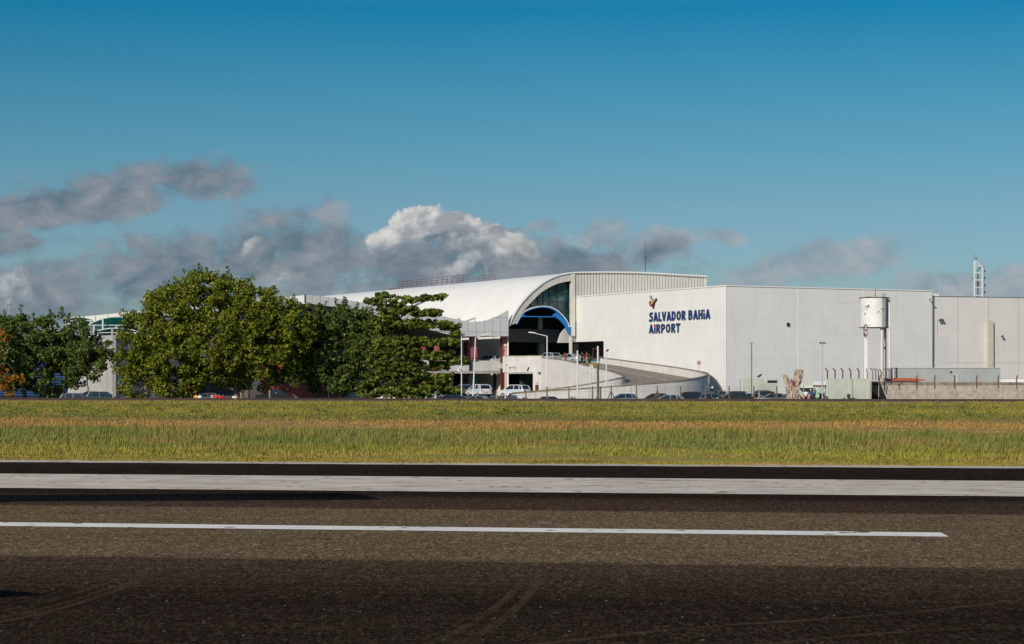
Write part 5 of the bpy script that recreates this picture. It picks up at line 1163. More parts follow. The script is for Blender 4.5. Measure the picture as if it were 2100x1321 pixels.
def stump():
    Y = 243; x_ = X(1625, Y); z0 = gz(x_, Y); r = thing('dead_tree_stump', (x_, Y, z0), 'bleached dead trunk sawn off into two thick stubs, standing by the kiosk', 'tree stump')
    mb = MB()
    def rough(path, rad, n=26):
        ps = dense([(*p, rr2) for p, rr2 in zip(path, rad)], 7); vs = []; k = len(ps)
        for i, p in enumerate(ps):
            px_, pz_, dy_, rr2 = p[0], p[1], p[2], p[3]; c = P(px_, pz_, Y)+Vector((0, dy_, 0)); w_ = rr2/FOC*Y
            for j in range(n):
                a = 2*math.pi*j/n; f = 1+.13*math.sin(a*5+i*.35)+.09*math.sin(a*9-i*.6)+rnd.uniform(-.07, .07); vs.append(c+Vector((math.cos(a)*w_*f, math.sin(a)*w_*f*.8, rnd.uniform(-.03, .03))))
        mb.add(vs, [(i*n+j, i*n+(j+1) % n, (i+1)*n+(j+1) % n, (i+1)*n+j) for i in range(k-1) for j in range(n)]+[tuple(range((k-1)*n, k*n))])
    rough([(1626, 826, 0), (1627, 812, 0), (1628, 800, 0), (1633, 785, 0), (1637, 772, 0), (1638.5, 761, 0), (1639, 758, 0)], [18, 12, 9.5, 9, 8.2, 8.5, 5.5])
    rough([(1624, 824, -.1), (1622, 808, -.1), (1618, 795, -.1), (1614, 783, 0), (1611.5, 774, 0), (1610.5, 769, 0)], [13, 8.5, 6.8, 5.8, 5.2, 3.6])
    rough([(1619, 806, -.3), (1614, 801, -.5), (1611, 799.5, -.6)], [4, 3.2, 2.2], 12); rough([(1623, 790, -.2), (1622, 780, -.3), (1621.5, 776, -.3)], [3, 2, .8], 10)
    rough([(1634, 768, -.2), (1631, 763, -.3), (1629, 762, -.3)], [4, 3, 1.5], 12)
    build(mb, 'trunk', M['bark_dead'], r)
    mb = MB(); mb.ext([P(1624, 790, Y)+Vector((0, -.45, 0)), P(1629, 792, Y)+Vector((0, -.5, 0)), P(1629.5, 782, Y)+Vector((0, -.45, 0)), P(1625, 781, Y)+Vector((0, -.35, 0))], (0, .3, 0)); build(mb, 'hollow', M['maroon'], r)
stump()
KYY = 252.; kio = thing('snack_kiosk', (X(1665, KYY), KYY, gz(X(1665, KYY), KYY)), 'small roadside kiosk with scalloped awning between the stump and the green wall', 'kiosk')
mb = MB(); mb.box((X(1646, KYY), KYY+2.5, -.5), (X(1696, KYY), KYY+2.7, Z(784, KYY))); build(mb, 'back_wall', M['green_wall'], kio)
mb = MB(); mb.box((X(1643, KYY), KYY-.3, Z(795.5, KYY)), (X(1671, KYY), KYY+2.6, Z(793, KYY))); build(mb, 'roof_slab', M['white_trim'], kio)
mb = MB(); a, b = P(1668, 782, KYY-.6), P(1695, 782, KYY-.6); c, d = P(1695, 789, KYY-1.4), P(1668, 789, KYY-1.4); mb.ext([a, b, c, d], (0, 0, -.08)); build(mb, 'awning', M['cloth_white'], kio)
mb = MB(); n_ = 7
for i in range(n_):
    xa = d.x+(c.x-d.x)*i/n_; xb = d.x+(c.x-d.x)*(i+1)/n_; y_ = d.y-.02; z_ = d.z-.05; mb.ext([(xa, y_, z_), (xb, y_, z_), (xb-.02, y_, z_-.16), ((xa+xb)/2, y_, z_-.30), (xa+.02, y_, z_-.16)], (0, .03, 0))
build(mb, 'scalloped_edge', M['maroon'], kio)
mb = MB()
for px in (1648, 1669, 1693): mb.tube([(X(px, KYY-1), KYY-1, -.5), P(px, 790, KYY-1)], .07, 6)
mb.tube([P(1652, 796, KYY-.2), P(1656, 812, KYY-.2)], .05, 5); build(mb, 'support_post', M['pale_wood'], kio)
mb = MB(); mb.box((X(1649, KYY), KYY, -.3), (X(1664, KYY), KYY+.6, Z(806, KYY))); build(mb, 'counter', M['fascia'], kio)
def parasol(px, label, h=1.9):
    Y = 247.; x_ = X(px, Y); z0 = Z(821, Y); r = thing('folded_parasol', (x_, Y, z0), label, 'parasol', 'folded pale green parasols'); mb = MB()
    n = 10; rad = [.05, .28, .22, .34, .12, .03]; zz = [.25, .45, .9, 1.25, 1.7, h]; vs = []
    for i, (q, z_) in enumerate(zip(rad, zz)):
        for j in range(n*2): a = math.pi*j/n; f = 1 if j % 2 else .55; vs.append((x_+math.cos(a)*q*f, Y+math.sin(a)*q*f, z0+z_*.85))
    m_ = n*2; mb.add(vs, [(i*m_+j, i*m_+(j+1) % m_, (i+1)*m_+(j+1) % m_, (i+1)*m_+j) for i in range(len(rad)-1) for j in range(m_)]); build(mb, 'fabric', mat('mint_cloth', (.5, .68, .55), .8, .1), r)
    mb = MB(); mb.tube([(x_, Y, z0-.3), (x_, Y, z0+h*.88)], .025, 6); build(mb, 'pole', M['white_steel'], r)
parasol(1676, 'folded pale green parasol in front of the kiosk awning'); parasol(1720, 'folded pale green parasol against the green wall, left of the bush')
def motorbike(px, Y, label, ztop, rz=0.):
    x_ = X(px, Y); z0 = ztop-1.15; r = thing('motorcycle', (x_, Y, z0), label, 'motorcycle'); r.rotation_euler = (0, 0, rz)
    def bb(mb_, name, m_, par=r, sm=False):
        me = bpy.data.meshes.new(name); me.from_pydata([tuple(v) for v in mb_.v], [], mb_.f); return link_mesh(name, me, m_, par)
    for sx_ in (-.62, .62):
        mb = MB(); mb.tube([(sx_+math.cos(a)*.27, 0, .3+math.sin(a)*.27) for a in np.linspace(0, 6.283, 17)], .05, 6, caps=False); wh = bb(mb, 'wheel', M['tyre'])
        mb = MB(); 
        for a in np.linspace(0, 3.14, 6)[:-1]: mb.tube([(sx_-math.cos(a)*.25, 0, .3-math.sin(a)*.25), (sx_+math.cos(a)*.25, 0, .3+math.sin(a)*.25)], .01, 4)
        bb(mb, 'spokes', M['steel'], wh)
    mb = MB(); mb.tube([(-.62, 0, .3), (-.1, 0, .45), (.3, 0, .75), (.62, 0, .3)], .05, 6); mb.box((-.2, -.13, .25), (.2, .13, .55)); mb.tube([(.62, 0, .3), (.42, 0, .95)], .04, 6); bb(mb, 'frame', M['steel_dark'])
    mb = MB(); mb.tube([(-.05, 0, .78), (.15, 0, .85), (.36, 0, .8)], [.1, .17, .1], 8); bb(mb, 'fuel_tank', M['p_black'])
    mb = MB(); mb.tube([(-.7, 0, .82), (-.4, 0, .8), (-.02, 0, .76)], [.06, .11, .09], 8); bb(mb, 'seat', M['black'])
    mb = MB(); mb.tube([(.42, -.35, 1.02), (.42, 0, .97), (.42, .35, 1.02)], .02, 6); bb(mb, 'handlebar', M['steel'])
    for sy_ in (-.3, .3): mb = MB(); mb.tube([(.42, sy_, 1.0), (.40, sy_*1.15, 1.15)], .012, 4); mb.disc((.38, sy_*1.15, 1.17), .06, (1, 0, 0), .02, 8); bb(mb, 'mirror', M['steel'])
    mb = MB(); mb.disc((.47, 0, .92), .1, (1, 0, 0), .08, 10); bb(mb, 'headlight', M['lamp_clear'])
motorbike(1684, 248, 'dark motorcycle parked under the kiosk awning', Z(803, 248), .3)
motorbike(1459, 258, 'black motorcycle parked by the ramp spur, with a white helmet', Z(793, 258), 1.9)
motorbike(1482, 262, 'dark motorcycle leaning low at the corner of the white block', Z(800, 262), 2.6)
mb = MB(); q = P(1461, 794.5, 257.6); mb.tube([q+Vector((0, 0, -.16)), q+Vector((0, 0, -.05)), q+Vector((0, 0, .08)), q+Vector((0, 0, .15))], [.12, .16, .13, .03], 12)
hl = build(mb, 'helmet', M['cloth_white'], None, origin=q, smooth=True); tag(hl, 'white helmet hung on the black motorcycle by the ramp spur', 'helmet')

# ------------------------------------------------------------------ posts, lamps, signs
FY = 240.5
LABP = ['pale short-topped', 'second', 'third', 'fourth']
wires = []
posts = [(1018, 799.5, 0, 'lone fence post between the pink columns and the white taxi'), (1079, 800, 0, 'fence post just left of the tall lamp before the ramp'), (1121, 793, 0, 'dark fence post standing right against the tall lamp'),
         (1166.5, 792.5, 0, 'fence post before the straggly weed at the ramp'), (1215, 792, 0, 'fence post below the yellow-topped sign'), (1253.5, 791.5, 1, 'braced fence post left of the bluish hatchback'),
         (1305.5, 791, 0, 'fence post just right of the bluish hatchback'), (1348, 791, 1, 'braced fence post in front of the brown car and the pale hatchback'), (1396.5, 791, 0, 'fence post in front of the dark cars below the ramp bend'),
         (1447.3, 791.5, 0, 'fence post beside the ramp tip'), (1496, 791.5, 0, 'fence post just right of the white block corner'), (1546.5, 791.5, 0, 'fence post before the pale green hut'),
         (1593, 792, 0, 'fence post left of the dead stump'), (494, 805, 0, 'fence post under the domed tree'), (553.5, 800, 0, 'fence post beside the left sapling'), (232, 800, 0, 'dark-topped fence post at the corner of the parking block')]
for (px, pyt, br, lab) in posts:
    x_ = X(px, FY); z0 = gz(x_, FY); zt_ = Z(pyt, FY); r = thing('fence_post', (x_, FY, z0), lab, 'fence post', 'weathered posts along the airfield fence'); mb = MB()
    l_ = rnd.uniform(-.06, .06); mb.tube([(x_, FY, z0-.4), (x_+l_*.5, FY, (z0+zt_)/2), (x_+l_, FY, zt_)], [.09, .085, .075], 6); build(mb, 'shaft', M['wood'] if px > 1020 else M['pale_wood'], r)
    if br:
        for sg in (-1, 1): mb = MB(); mb.tube([(x_+sg*.85, FY-.1, z0-.2), (x_, FY-.06, zt_-.6)], .07, 6); build(mb, 'brace', M['wood'], r)
    wires.append((x_, zt_))
r = thing('fence_post', (X(1556, FY), FY, gz(X(1556, FY), FY)), 'short pale leaning fence stub before the parked cars, right of the thin dark pole', 'fence post'); mb = MB(); mb.tube([(X(1556, FY), FY, -.6), P(1557, 803, FY)], .09, 6); build(mb, 'shaft', M['pale_wood'], r)
mb = MB(); wires = sorted(wires)
for (a, za), (b, zb) in zip(wires, wires[1:]):
    if b-a > 8: continue
    for f in (.12, .38, .64): mb.tube([(a, FY-.05, za-f), (b, FY-.05, zb-f)], .010, 3)
tag(build(mb, 'fence_wire', M['steel_dark'], None, origin=(10, FY, 1)), 'thin strands of wire strung between the weathered fence posts', 'wire')
def street_lamp(px, Y, pyt, arm, label, bend=0, dark_foot=False):
    x_ = X(px, Y); z0 = gz(x_, Y); zt_ = Z(pyt, Y); r = thing('street_lamp', (x_, Y, z0), label, 'street lamp', 'white bent-arm street lamps'); mb = MB()
    mb.tube([(x_, Y, z0-.4), (x_+bend*.4, Y, zt_-.1), (x_+bend*.4, Y, zt_)], [.10, .065, .065], 10); build(mb, 'pole', M['white_steel'], r)
    ax2 = X(px+arm, Y); za = zt_+.35; mb = MB(); mb.tube([(x_+bend*.4, Y, zt_), (ax2, Y, za)], [.05, .035], 8); build(mb, 'arm', M['white_steel'], r)
    d = 1 if arm > 0 else -1; mb = MB(); mb.tube([(ax2-d*.25, Y, za-.02), (ax2+d*.05, Y, za+.05), (ax2+d*.55, Y, za+.1), (ax2+d*.75, Y, za+.1)], [.04, .08, .08, .03], 8); build(mb, 'lamp_head', M['white_steel'], r)
    if dark_foot: mb = MB(); mb.tube([(x_, Y, z0-.3), (x_, Y, Z(801, Y))], [.17, .15], 10); build(mb, 'foot', M['wood'], r)
street_lamp(1122, 244, 689.5, -26, 'tall white street lamp whose arm reaches left across the blue arch entrance')
street_lamp(969, 246, 692.5, 26, 'tall white street lamp with its arm reaching right over the pink columns', .9)
def pole(px, Y, pyt, label, r_=.07, m_=None, foot=None, name='pole', cat='pole', py0=None):
    x_ = X(px, Y); z0 = gz(x_, Y) if py0 is None else Z(py0, Y); r = thing(name, (x_, Y, z0), label, cat); mb = MB(); mb.tube([(x_, Y, z0-(.4 if py0 is None else 0)), P(px, pyt, Y)], [r_, r_*.85], 8); build(mb, 'shaft', m_ or M['white_steel'], r)
    if foot: mb = MB(); mb.tube([(x_, Y, z0-.3), P(px, foot, Y)], r_*1.25, 8); build(mb, 'foot', M['wood'], r)
    return r
r = pole(946.5, 248, 690, 'slim white pole with a dark floodlight at the right edge of the tiered tree', .07, name='floodlight_pole', cat='light pole')
mb = MB(); q = P(946.5, 688, 248); mb.tube([q+Vector((-.05, 0, -.3)), q+Vector((.25, 0, .0))], .04, 5); mb.box((q.x-.05, q.y-.3, q.z+.0), (q.x+.45, q.y+.1, q.z+.22)); build(mb, 'floodlight', M['steel_dark'], r)
mb = MB(); q = P(943, 758, 248); mb.box((q.x-.3, q.y-.2, q.z-.2), (q.x+.12, q.y+.1, q.z+.1)); mb.box((q.x-.05, q.y-.2, q.z-.1), (q.x+.2, q.y+.1, q.z+.3)); build(mb, 'junction_box', M['white_steel'], r)
r = pole(1036.3, 246, 712, 'white pole with cameras standing before the corner pink column', .08, name='camera_pole', cat='camera pole')
mb = MB(); q = P(1036.3, 708, 246); mb.tube([q+Vector((0, 0, -.15)), q, q+Vector((0, 0, .12))], [.12, .2, .12], 10); build(mb, 'dome_camera', M['white_steel'], r)
for py, s_ in ((714, 1), (719, -1), (749, 1)): mb = MB(); q = P(1036.3, py, 246); mb.tube([q, q+Vector((.22*s_, -.2, .03))], .06, 6); build(mb, 'bullet_camera', M['steel_dark'], r)
pole(1184.2, 258, 719, 'slim white pole with a black tip inside the ramp loop, left of the yellow-topped sign', .11, name='bare_pole', cat='pole')
pole(1243.5, 266, 724, 'slim white pole near the ramp tip carrying a small dark loudspeaker', .10, name='speaker_pole', cat='pole')
q = P(1245.5, 719, 266); mb = MB(); mb.tube([q+Vector((-.15, 0, -.15)), q+Vector((.12, -.1, .12))], [.07, .15], 8); build(mb, 'loudspeaker', M['black'], bpy.data.objects['speaker_pole'])
pole(1226.3, 243, 710, 'tall pole with a pale top and dark concrete foot, right of the yellow-topped sign', .11, M['white_steel'], 745, name='concrete_footed_pole', cat='pole')
pole(1541.5, 246, 705, 'thin dark pole with a flat cap before the pale green hut', .06, M['steel_dark'], name='capped_pole', cat='pole')
q = P(1541.5, 705, 246); mb = MB(); mb.box((q.x-.12, q.y-.12, q.z), (q.x+.12, q.y+.12, q.z+.08)); mb.box((q.x-.12, q.y-.03, Z(738, 246)), (q.x+.14, q.y+.03, Z(738, 246)+.04)); build(mb, 'cap', M['steel_dark'], bpy.data.objects['capped_pole'])
r = pole(1686.3, 246, 706, 'floodlight mast with a ring of small lamps beside the kiosk', .075, M['steel'], name='floodlight_mast', cat='light mast')
for dx in (-.28, -.1, .12, .3): mb = MB(); q = P(1686.3, 703.5, 246)+Vector((dx, -.1, 0)); mb.box((q.x-.07, q.y-.12, q.z-.1), (q.x+.07, q.y+.05, q.z+.1)); build(mb, 'floodlight', M['steel_dark'], r)
mb = MB(); q = P(1686.3, 704, 246); mb.tube([q+Vector((-.32, 0, .05)), q+Vector((.34, 0, .05))], .03, 5); build(mb, 'crossbar', M['steel'], r)
# signs
r = thing('bus_stop_sign', (X(1213.5, 252), 252, gz(X(1213.5, 252), 252)), 'tall narrow white sign with a yellow top panel before the ramp', 'sign')
mb = MB(); mb.tube([(X(1213.5, 252), 252, -.3), P(1212.8, 746, 252)], .04, 6); build(mb, 'pole', M['steel'], r)
mb = MB(); a, b = P(1209.3, 765, 251.9), P(1216.2, 750.5, 251.9); mb.box((a.x, 251.85, a.z), (b.x, 251.92, b.z)); pn = build(mb, 'panel', M['cloth_white'], r)
mb = MB(); a, b = P(1209.3, 750.3, 251.9), P(1216.2, 746.3, 251.9); mb.box((a.x, 251.85, a.z), (b.x, 251.92, b.z)); build(mb, 'yellow_panel', M['yellow'], r)
mb = MB(); c = P(1212.8, 756.5, 251.84); mb.tube([(c.x+math.cos(t)*.11, c.y, c.z+math.sin(t)*.11) for t in np.linspace(0, 6.283, 15)], .022, 5); 
for py in (752.5, 761, 763): q = P(1210.3, py, 251.83); mb.box((q.x, q.y, q.z-.03), (q.x+.28, q.y+.015, q.z)); 
build(mb, 'printed_lines', M['steel_dark'], pn)
def nostop(px, py, Y, py0, label, r_=.29):
    c = P(px, py, Y); r = thing('no_stopping_sign', P(px, py0, Y), label, 'road sign', 'round red-bordered no-stopping signs'); mb = MB(); mb.tube([P(px, py0, Y), c+Vector((0, .04, 0))], .035, 6); build(mb, 'pole', M['steel'], r)
    mb = MB(); mb.disc(c+Vector((0, .02, 0)), r_, (0, -1, 0), .03, 24); d_ = build(mb, 'disc', M['cloth_white'], r)
    mb = MB(); mb.tube([(c.x+math.cos(t)*r_*.87, c.y-.02, c.z+math.sin(t)*r_*.87) for t in np.linspace(0, 6.283, 25)], r_*.14, 5)
    for sg in (-1, 1): mb.tube([(c.x-sg*r_*.6, c.y-.02, c.z+r_*.6), (c.x+sg*r_*.6, c.y-.02, c.z-r_*.6)], r_*.11, 4)
    build(mb, 'red_border', M['red'], d_); mb = MB(); mb.box((c.x-.06, c.y-.05, c.z-.11), (c.x+.06, c.y-.015, c.z+.11)); build(mb, 'letter_e', M['black'], d_)
nostop(1433.5, 744.5, 281, 771, 'round no-stopping sign on a thin pole at the bend of the ramp')
nostop(928, 767.5, 262, 812, 'round no-stopping sign at the right edge of the tiered tree')
def bollard(px, py0, pyt, Y, label):
    x_ = X(px, Y); r = thing('marker_bollard', P(px, py0, Y), label, 'bollard', 'yellow and black marker bollards'); h_ = Z(pyt, Y)-Z(py0, Y); z0 = Z(py0, Y)
    mb = MB(); mb.tube([(x_, Y, z0-.1), (x_, Y, z0+h_*.55)], .06, 8); build(mb, 'base', M['yellow'], r); mb = MB(); mb.tube([(x_, Y, z0+h_*.55), (x_, Y, z0+h_)], .055, 8); build(mb, 'top', M['black'], r)
bollard(1055, 824, 818, 222, 'short yellow bollard on the near side of the perimeter road'); bollard(1110, 819.5, 813.5, 236, 'yellow bollard with a black top beside the rounded dark roof'); bollard(1223.5, 819.5, 814, 236, 'small dark-topped bollard left of the braced post')
for (px, py, pyt, lab) in ((8, 632, 626, 'lamp top peeping above the left tree'),):
    pass
for (px, pyt, Y, lab) in ((19, 626, 300, 'small twin-headed lamp showing above the left tree'), (274.5, 638, 304, 'twin-headed lamp standing among the teal sails')):
    r = thing('twin_lamp', P(px, 670, Y), lab, 'lamp', 'twin-headed lamps on the parking block'); mb = MB(); mb.tube([P(px, 690, Y), P(px, pyt, Y)], .07, 6); build(mb, 'pole', M['steel'], r)
    for sg in (-1, 1): mb = MB(); q = P(px, pyt, Y); mb.tube([q, q+Vector((sg*.3, 0, .03))], .04, 5); mb.box((q.x+sg*.25-.14, q.y-.12, q.z), (q.x+sg*.25+.14, q.y+.12, q.z+.09)); build(mb, 'lamp_head', M['steel_dark'], r)
# bent pipe lamp in front of the shed
r = thing('bent_pipe_lamp', P(1962.5, 786, 257), 'bent white pipe with a small lamp in front of the grey-green shed', 'lamp'); mb = MB(); mb.tube([P(1962.5, 790, 257), P(1962.5, 767.5, 257), P(1953, 766.5, 257)], .06, 6); build(mb, 'pipe', M['white_steel'], r)
mb = MB(); q = P(1951, 764, 257); mb.tube([q+Vector((-.15, 0, .1)), q+Vector((.15, 0, -.1))], [.16, .06], 8); build(mb, 'lamp_head', M['steel_dark'], r)

# ------------------------------------------------------------------ cars
def car(kind, paint, px, py_roof, Y, rz, label, zb=None, rack=False, cat=None, group='vehicles parked behind the perimeter road', dirt=None):
    Pm = {'sedan': (4.4, 1.72, 1.42, [(-2.2, .35), (-2.18, .78), (-2.1, .95), (-1.45, 1.0), (1.0, .93), (1.75, .86), (2.12, .7), (2.2, .45), (2.15, .3)], [(-1.75, .98), (-1.0, 1.38), (-.6, 1.42), (.35, 1.40), (1.15, .94)]),
          'hatch': (3.9, 1.68, 1.48, [(-1.95, .35), (-1.97, .8), (-1.85, 1.0), (-1.2, 1.0), (.9, .95), (1.55, .86), (1.85, .68), (1.95, .45), (1.9, .3)], [(-1.82, 1.0), (-1.45, 1.4), (-.9, 1.48), (.2, 1.46), (1.1, .95)]),
          'suv': (4.4, 1.82, 1.72, [(-2.2, .42), (-2.22, .9), (-2.12, 1.12), (-1.4, 1.12), (1.05, 1.08), (1.8, 1.0), (2.12, .82), (2.2, .5), (2.15, .36)], [(-2.08, 1.12), (-1.8, 1.62), (-1.2, 1.72), (.25, 1.70), (1.15, 1.08)]),
          'van': (4.8, 1.9, 2.1, [(-2.4, .4), (-2.4, 1.0), (-2.36, 1.25), (-1.4, 1.25), (1.3, 1.2), (1.95, 1.0), (2.3, .8), (2.4, .5), (2.35, .35)], [(-2.36, 1.25), (-2.25, 2.0), (-1.8, 2.1), (.8, 2.08), (1.5, 1.2)]),
          'pickup': (5.1, 1.82, 1.72, [(-2.55, .45), (-2.55, .9), (-2.5, 1.05), (-.9, 1.06), (1.3, 1.08), (2.0, 1.02), (2.42, .85), (2.55, .55), (2.5, .4)], [(-1.0, 1.06), (-.85, 1.62), (-.4, 1.72), (.55, 1.70), (1.35, 1.08)])}[kind]
    L_, Wd, Ht, prof, cab = Pm; hw = Wd/2
    z0 = Z(py_roof, Y)-Ht if zb is None else zb; root = thing('parked_car' if kind not in ('van', 'pickup') else ('parked_van' if kind == 'van' else 'pickup_truck'), (X(px, Y), Y, z0), label, cat or ('van' if kind == 'van' else 'pickup' if kind == 'pickup' else 'car'), group); root.rotation_euler = (0, 0, rz)
    def bb(mb_, name, m_, par=root, sm=False):
        me = bpy.data.meshes.new(name); me.from_pydata([tuple(v) for v in mb_.v], [], mb_.f)
        if sm: me.polygons.foreach_set('use_smooth', [True]*len(mb_.f))
        return link_mesh(name, me, m_, par)
    n = len(prof); zc_ = .6
    def ring(y, sc): return [(x_*sc, y, zc_+(z_-zc_)*(sc if z_ > zc_ else 1)) for x_, z_ in prof]
    mb = MB(); rings = [ring(-hw, .95), ring(-hw*.93, 1), ring(-hw*.5, 1.012), ring(hw*.5, 1.012), ring(hw*.93, 1), ring(hw, .95)]
    vs = [v for q in rings for v in q]; fs = [(i*n+j, i*n+(j+1) % n, (i+1)*n+(j+1) % n, (i+1)*n+j) for i in range(5) for j in range(n)]+[tuple(range(n)), tuple(range(6*n-1, 5*n-1, -1))]
    mb.add(vs, fs); body_ = bb(mb, 'body', M[paint])
    zb_ = cab[0][1]; mx = max(z_ for _, z_ in cab)
    def cw(z_): return (hw*.93) - .16*(z_-zb_)/(mx-zb_)
    m_ = len(cab); base = [(cab[0][0], zb_-.05), *cab, (cab[-1][0], cab[-1][1]-.05)]; k = len(base)
    mb = MB(); vs = [(x_, -cw(z_), z_) for x_, z_ in base]+[(x_, cw(z_), z_) for x_, z_ in base]
    mb.add(vs, [(j, j+1, k+j+1, k+j) for j in range(k-1)]+[tuple(range(k)), tuple(range(2*k-1, k-1, -1))]); bb(mb, 'windows', M['glass_car'])
    mb = MB(); tp = [c for c in cab if c[1] > mx-.13]; e_ = .035
    A = [(x_, -cw(z_)-.01, z_+e_) for x_, z_ in tp]; B = [(x_, cw(z_)+.01, z_+e_) for x_, z_ in tp]; A2 = [(x_, y_, z_-.08) for x_, y_, z_ in A]; B2 = [(x_, y_, z_-.08) for x_, y_, z_ in B]
    mb.strip(A, B); mb.strip(A2, A); mb.strip(B, B2); mb.add([A[0], B[0], B2[0], A2[0]], [(0, 1, 2, 3)]); mb.add([A[-1], B[-1], B2[-1], A2[-1]], [(0, 1, 2, 3)])
    bb(mb, 'roof', M[paint])
    md = (cab[2][0]+cab[-2][0])/2
    for sg in (-1, 1):
        for (xa, za), (xb, zb2), w_ in (((cab[0][0]+.02, zb_), (cab[1][0]+.05, cab[1][1]), .09), ((cab[-1][0], zb_), (cab[-2][0], cab[-2][1]), .045), ((md, zb_), (md, mx), .05), ((cab[0][0]+.62, zb_), (cab[0][0]+.75, mx-.02), .06)):
            if kind == 'pickup' and w_ == .06: continue
            mb = MB(); mb.tube([(xa, sg*(cw(za)+.005), za-.03), (xb, sg*(cw(zb2)+.005), zb2)], w_, 5); bb(mb, 'pillar', M[paint], body_)
    if kind == 'pickup': mb = MB(); mb.box((-2.45, -hw*.8, .9), (-1.1, hw*.8, 1.075)); bb(mb, 'load_bed', M['black'])
    wx = L_*.31
    for sx_ in (-1, 1):
        for sy_ in (-1, 1):
            mb = MB(); mb.disc((sx_*wx, sy_*(hw-.2), .32), .32, (0, sy_, 0), .21, 18); wh = bb(mb, 'wheel', M['tyre']); mb = MB(); mb.disc((sx_*wx, sy_*(hw+.012), .32), .19, (0, sy_, 0), .01, 14); bb(mb, 'rim', M['steel'], wh)
    zl = zb_*.78
    for sy_ in (-1, 1):
        mb = MB(); mb.box((-L_/2-.03, sy_*(hw*.72)-.14, zl-.08), (-L_/2+.18, sy_*(hw*.72)+.14, zl+.12)); bb(mb, 'tail_light', M['lamp_red'])
        mb = MB(); mb.box((L_/2-.2, sy_*(hw*.7)-.16, zl-.12), (L_/2-.02, sy_*(hw*.7)+.14, zl+.04)); bb(mb, 'headlight', M['lamp_clear'])
        mb = MB(); mb.box((cab[-1][0]-.25, sy_*(hw+.06)-.07, zb_-.02), (cab[-1][0]-.12, sy_*(hw+.06)+.07, zb_+.12)); bb(mb, 'wing_mirror', M[paint])
    mb = MB(); mb.box((-L_/2-.035, -.24, .55), (-L_/2+.02, .24, .67)); bb(mb, 'number_plate', M['lamp_red'] if rack == 'taxi' else M['steel'])
    if rack is True:
        for sg in (-1, 1): mb = MB(); mb.tube([(cab[2][0], sg*hw*.7, mx+.1), (cab[-2][0], sg*hw*.7, mx+.1)], .03, 5); bb(mb, 'roof_rail', M['black'])
    if rack == 'taxi':
        mb = MB()
        for sg in (-1, 1): mb.box((-1.9, sg*(hw+.004)-.004, .84), (1.5, sg*(hw+.004)+.004, .93))
        bb(mb, 'blue_stripe', mat('stripe', (.1, .45, .6), .4, .05), body_)
    return root
car('suv', 'p_white', 1055, 789.5, 282, R(142), 'white taxi parked at the garage opening, right of the corner column', rack='taxi', cat='taxi')
car('suv', 'p_white', 982, 788.5, 281, R(118), 'white taxi seen from behind left of the corner column, below the teal sign', rack='taxi', cat='taxi')
car('pickup', 'p_graph', 952, 788.5, 286, R(100), 'grey vehicle with a pale roof beside the tiered tree, left of the taxi')
car('sedan', 'p_black', 935, 809.3, 248, 0.05, 'low black saloon roof showing at the right foot of the tiered tree')
car('sedan', 'p_bluegrey', 975, 812, 245, R(175), 'bluish saloon roof just above the road, right of the black roof')
car('sedan', 'p_black', 1131, 813.5, 246, 0.0, 'rounded black car roof at the foot of the tall lamp')
car('hatch', 'p_bluegrey', 1276, 807.5, 248, R(182), 'blue-grey hatchback between the braced post and the plain post')
car('hatch', 'p_brown', 1342, 807, 254, R(178), 'dark brown car behind the braced fence post')
car('hatch', 'p_pale', 1370, 809.5, 247, R(170), 'pale greenish hatchback right of the braced fence post')
car('suv', 'p_black', 1428, 803.8, 256, 0.05, 'black car half hidden behind another near the ramp bend')
car('sedan', 'p_black', 1423, 808, 249, R(178), 'dark saloon with a shiny roof edge, left of the ramp tip post')
car('hatch', 'p_graph', 1463, 807.3, 249, R(4), 'dark grey hatchback in front of the motorcycles')
car('sedan', 'p_black', 1508, 805, 247, R(172), 'long black saloon with a red tail lamp right of the block corner', rack=False)
car('suv', 'p_graph', 1521, 802.3, 256, R(3), 'grey car roof rising behind the long black saloon')
car('hatch', 'p_silver', 1545, 806.5, 248, R(12), 'silver hatchback in front of the pale green hut')
car('suv', 'p_black', 1556, 802, 257, R(178), 'black off-roader with roof rails behind the silver hatchback', rack=True)
car('sedan', 'p_graph', 1585, 807, 249, R(182), 'dark grey-green saloon parked just left of the dead stump')
car('hatch', 'p_black', 1614, 808.5, 254, R(178), 'dark car mostly hidden behind the dead stump')
car('suv', 'p_green', 214, 803.5, 258, R(3), 'dark green off-roader before the pale concrete wall')
car('hatch', 'p_green', 182, 803, 260, R(180), 'dark glossy car left of the green off-roader')
car('suv', 'p_graph', 160, 806.5, 257, R(0), 'dark car deep under the left tree')
car('pickup', 'p_black', 566, 799.5, 256, R(4), 'black pickup parked before the sunlit red wall')
car('sedan', 'p_bluegrey', 400, 806, 262, R(3), 'dark bluish car under the domed tree beside the red gate')
car('sedan', 'p_graph', 425, 806.5, 260, R(185), 'dark grey car under the domed tree next to the crowd')
car('van', 'p_white', 772, 795, 270, R(0), 'white van behind the left half of the tiered tree')
car('van', 'p_white', 806, 794, 268, R(8), 'white van whose wheel shows behind the tiered tree trunk')
car('van', 'p_white', 878, 795, 266, R(92), 'white van with red tail lamps seen from behind at the tiered tree')
car('suv', 'p_white', 899, 792, 274, R(60), 'white car right behind the tail-lamp van at the tiered tree')
car('sedan', 'p_black', 735, 808, 255, R(2), 'black car in the gap between the dark glossy tree and the tiered tree')
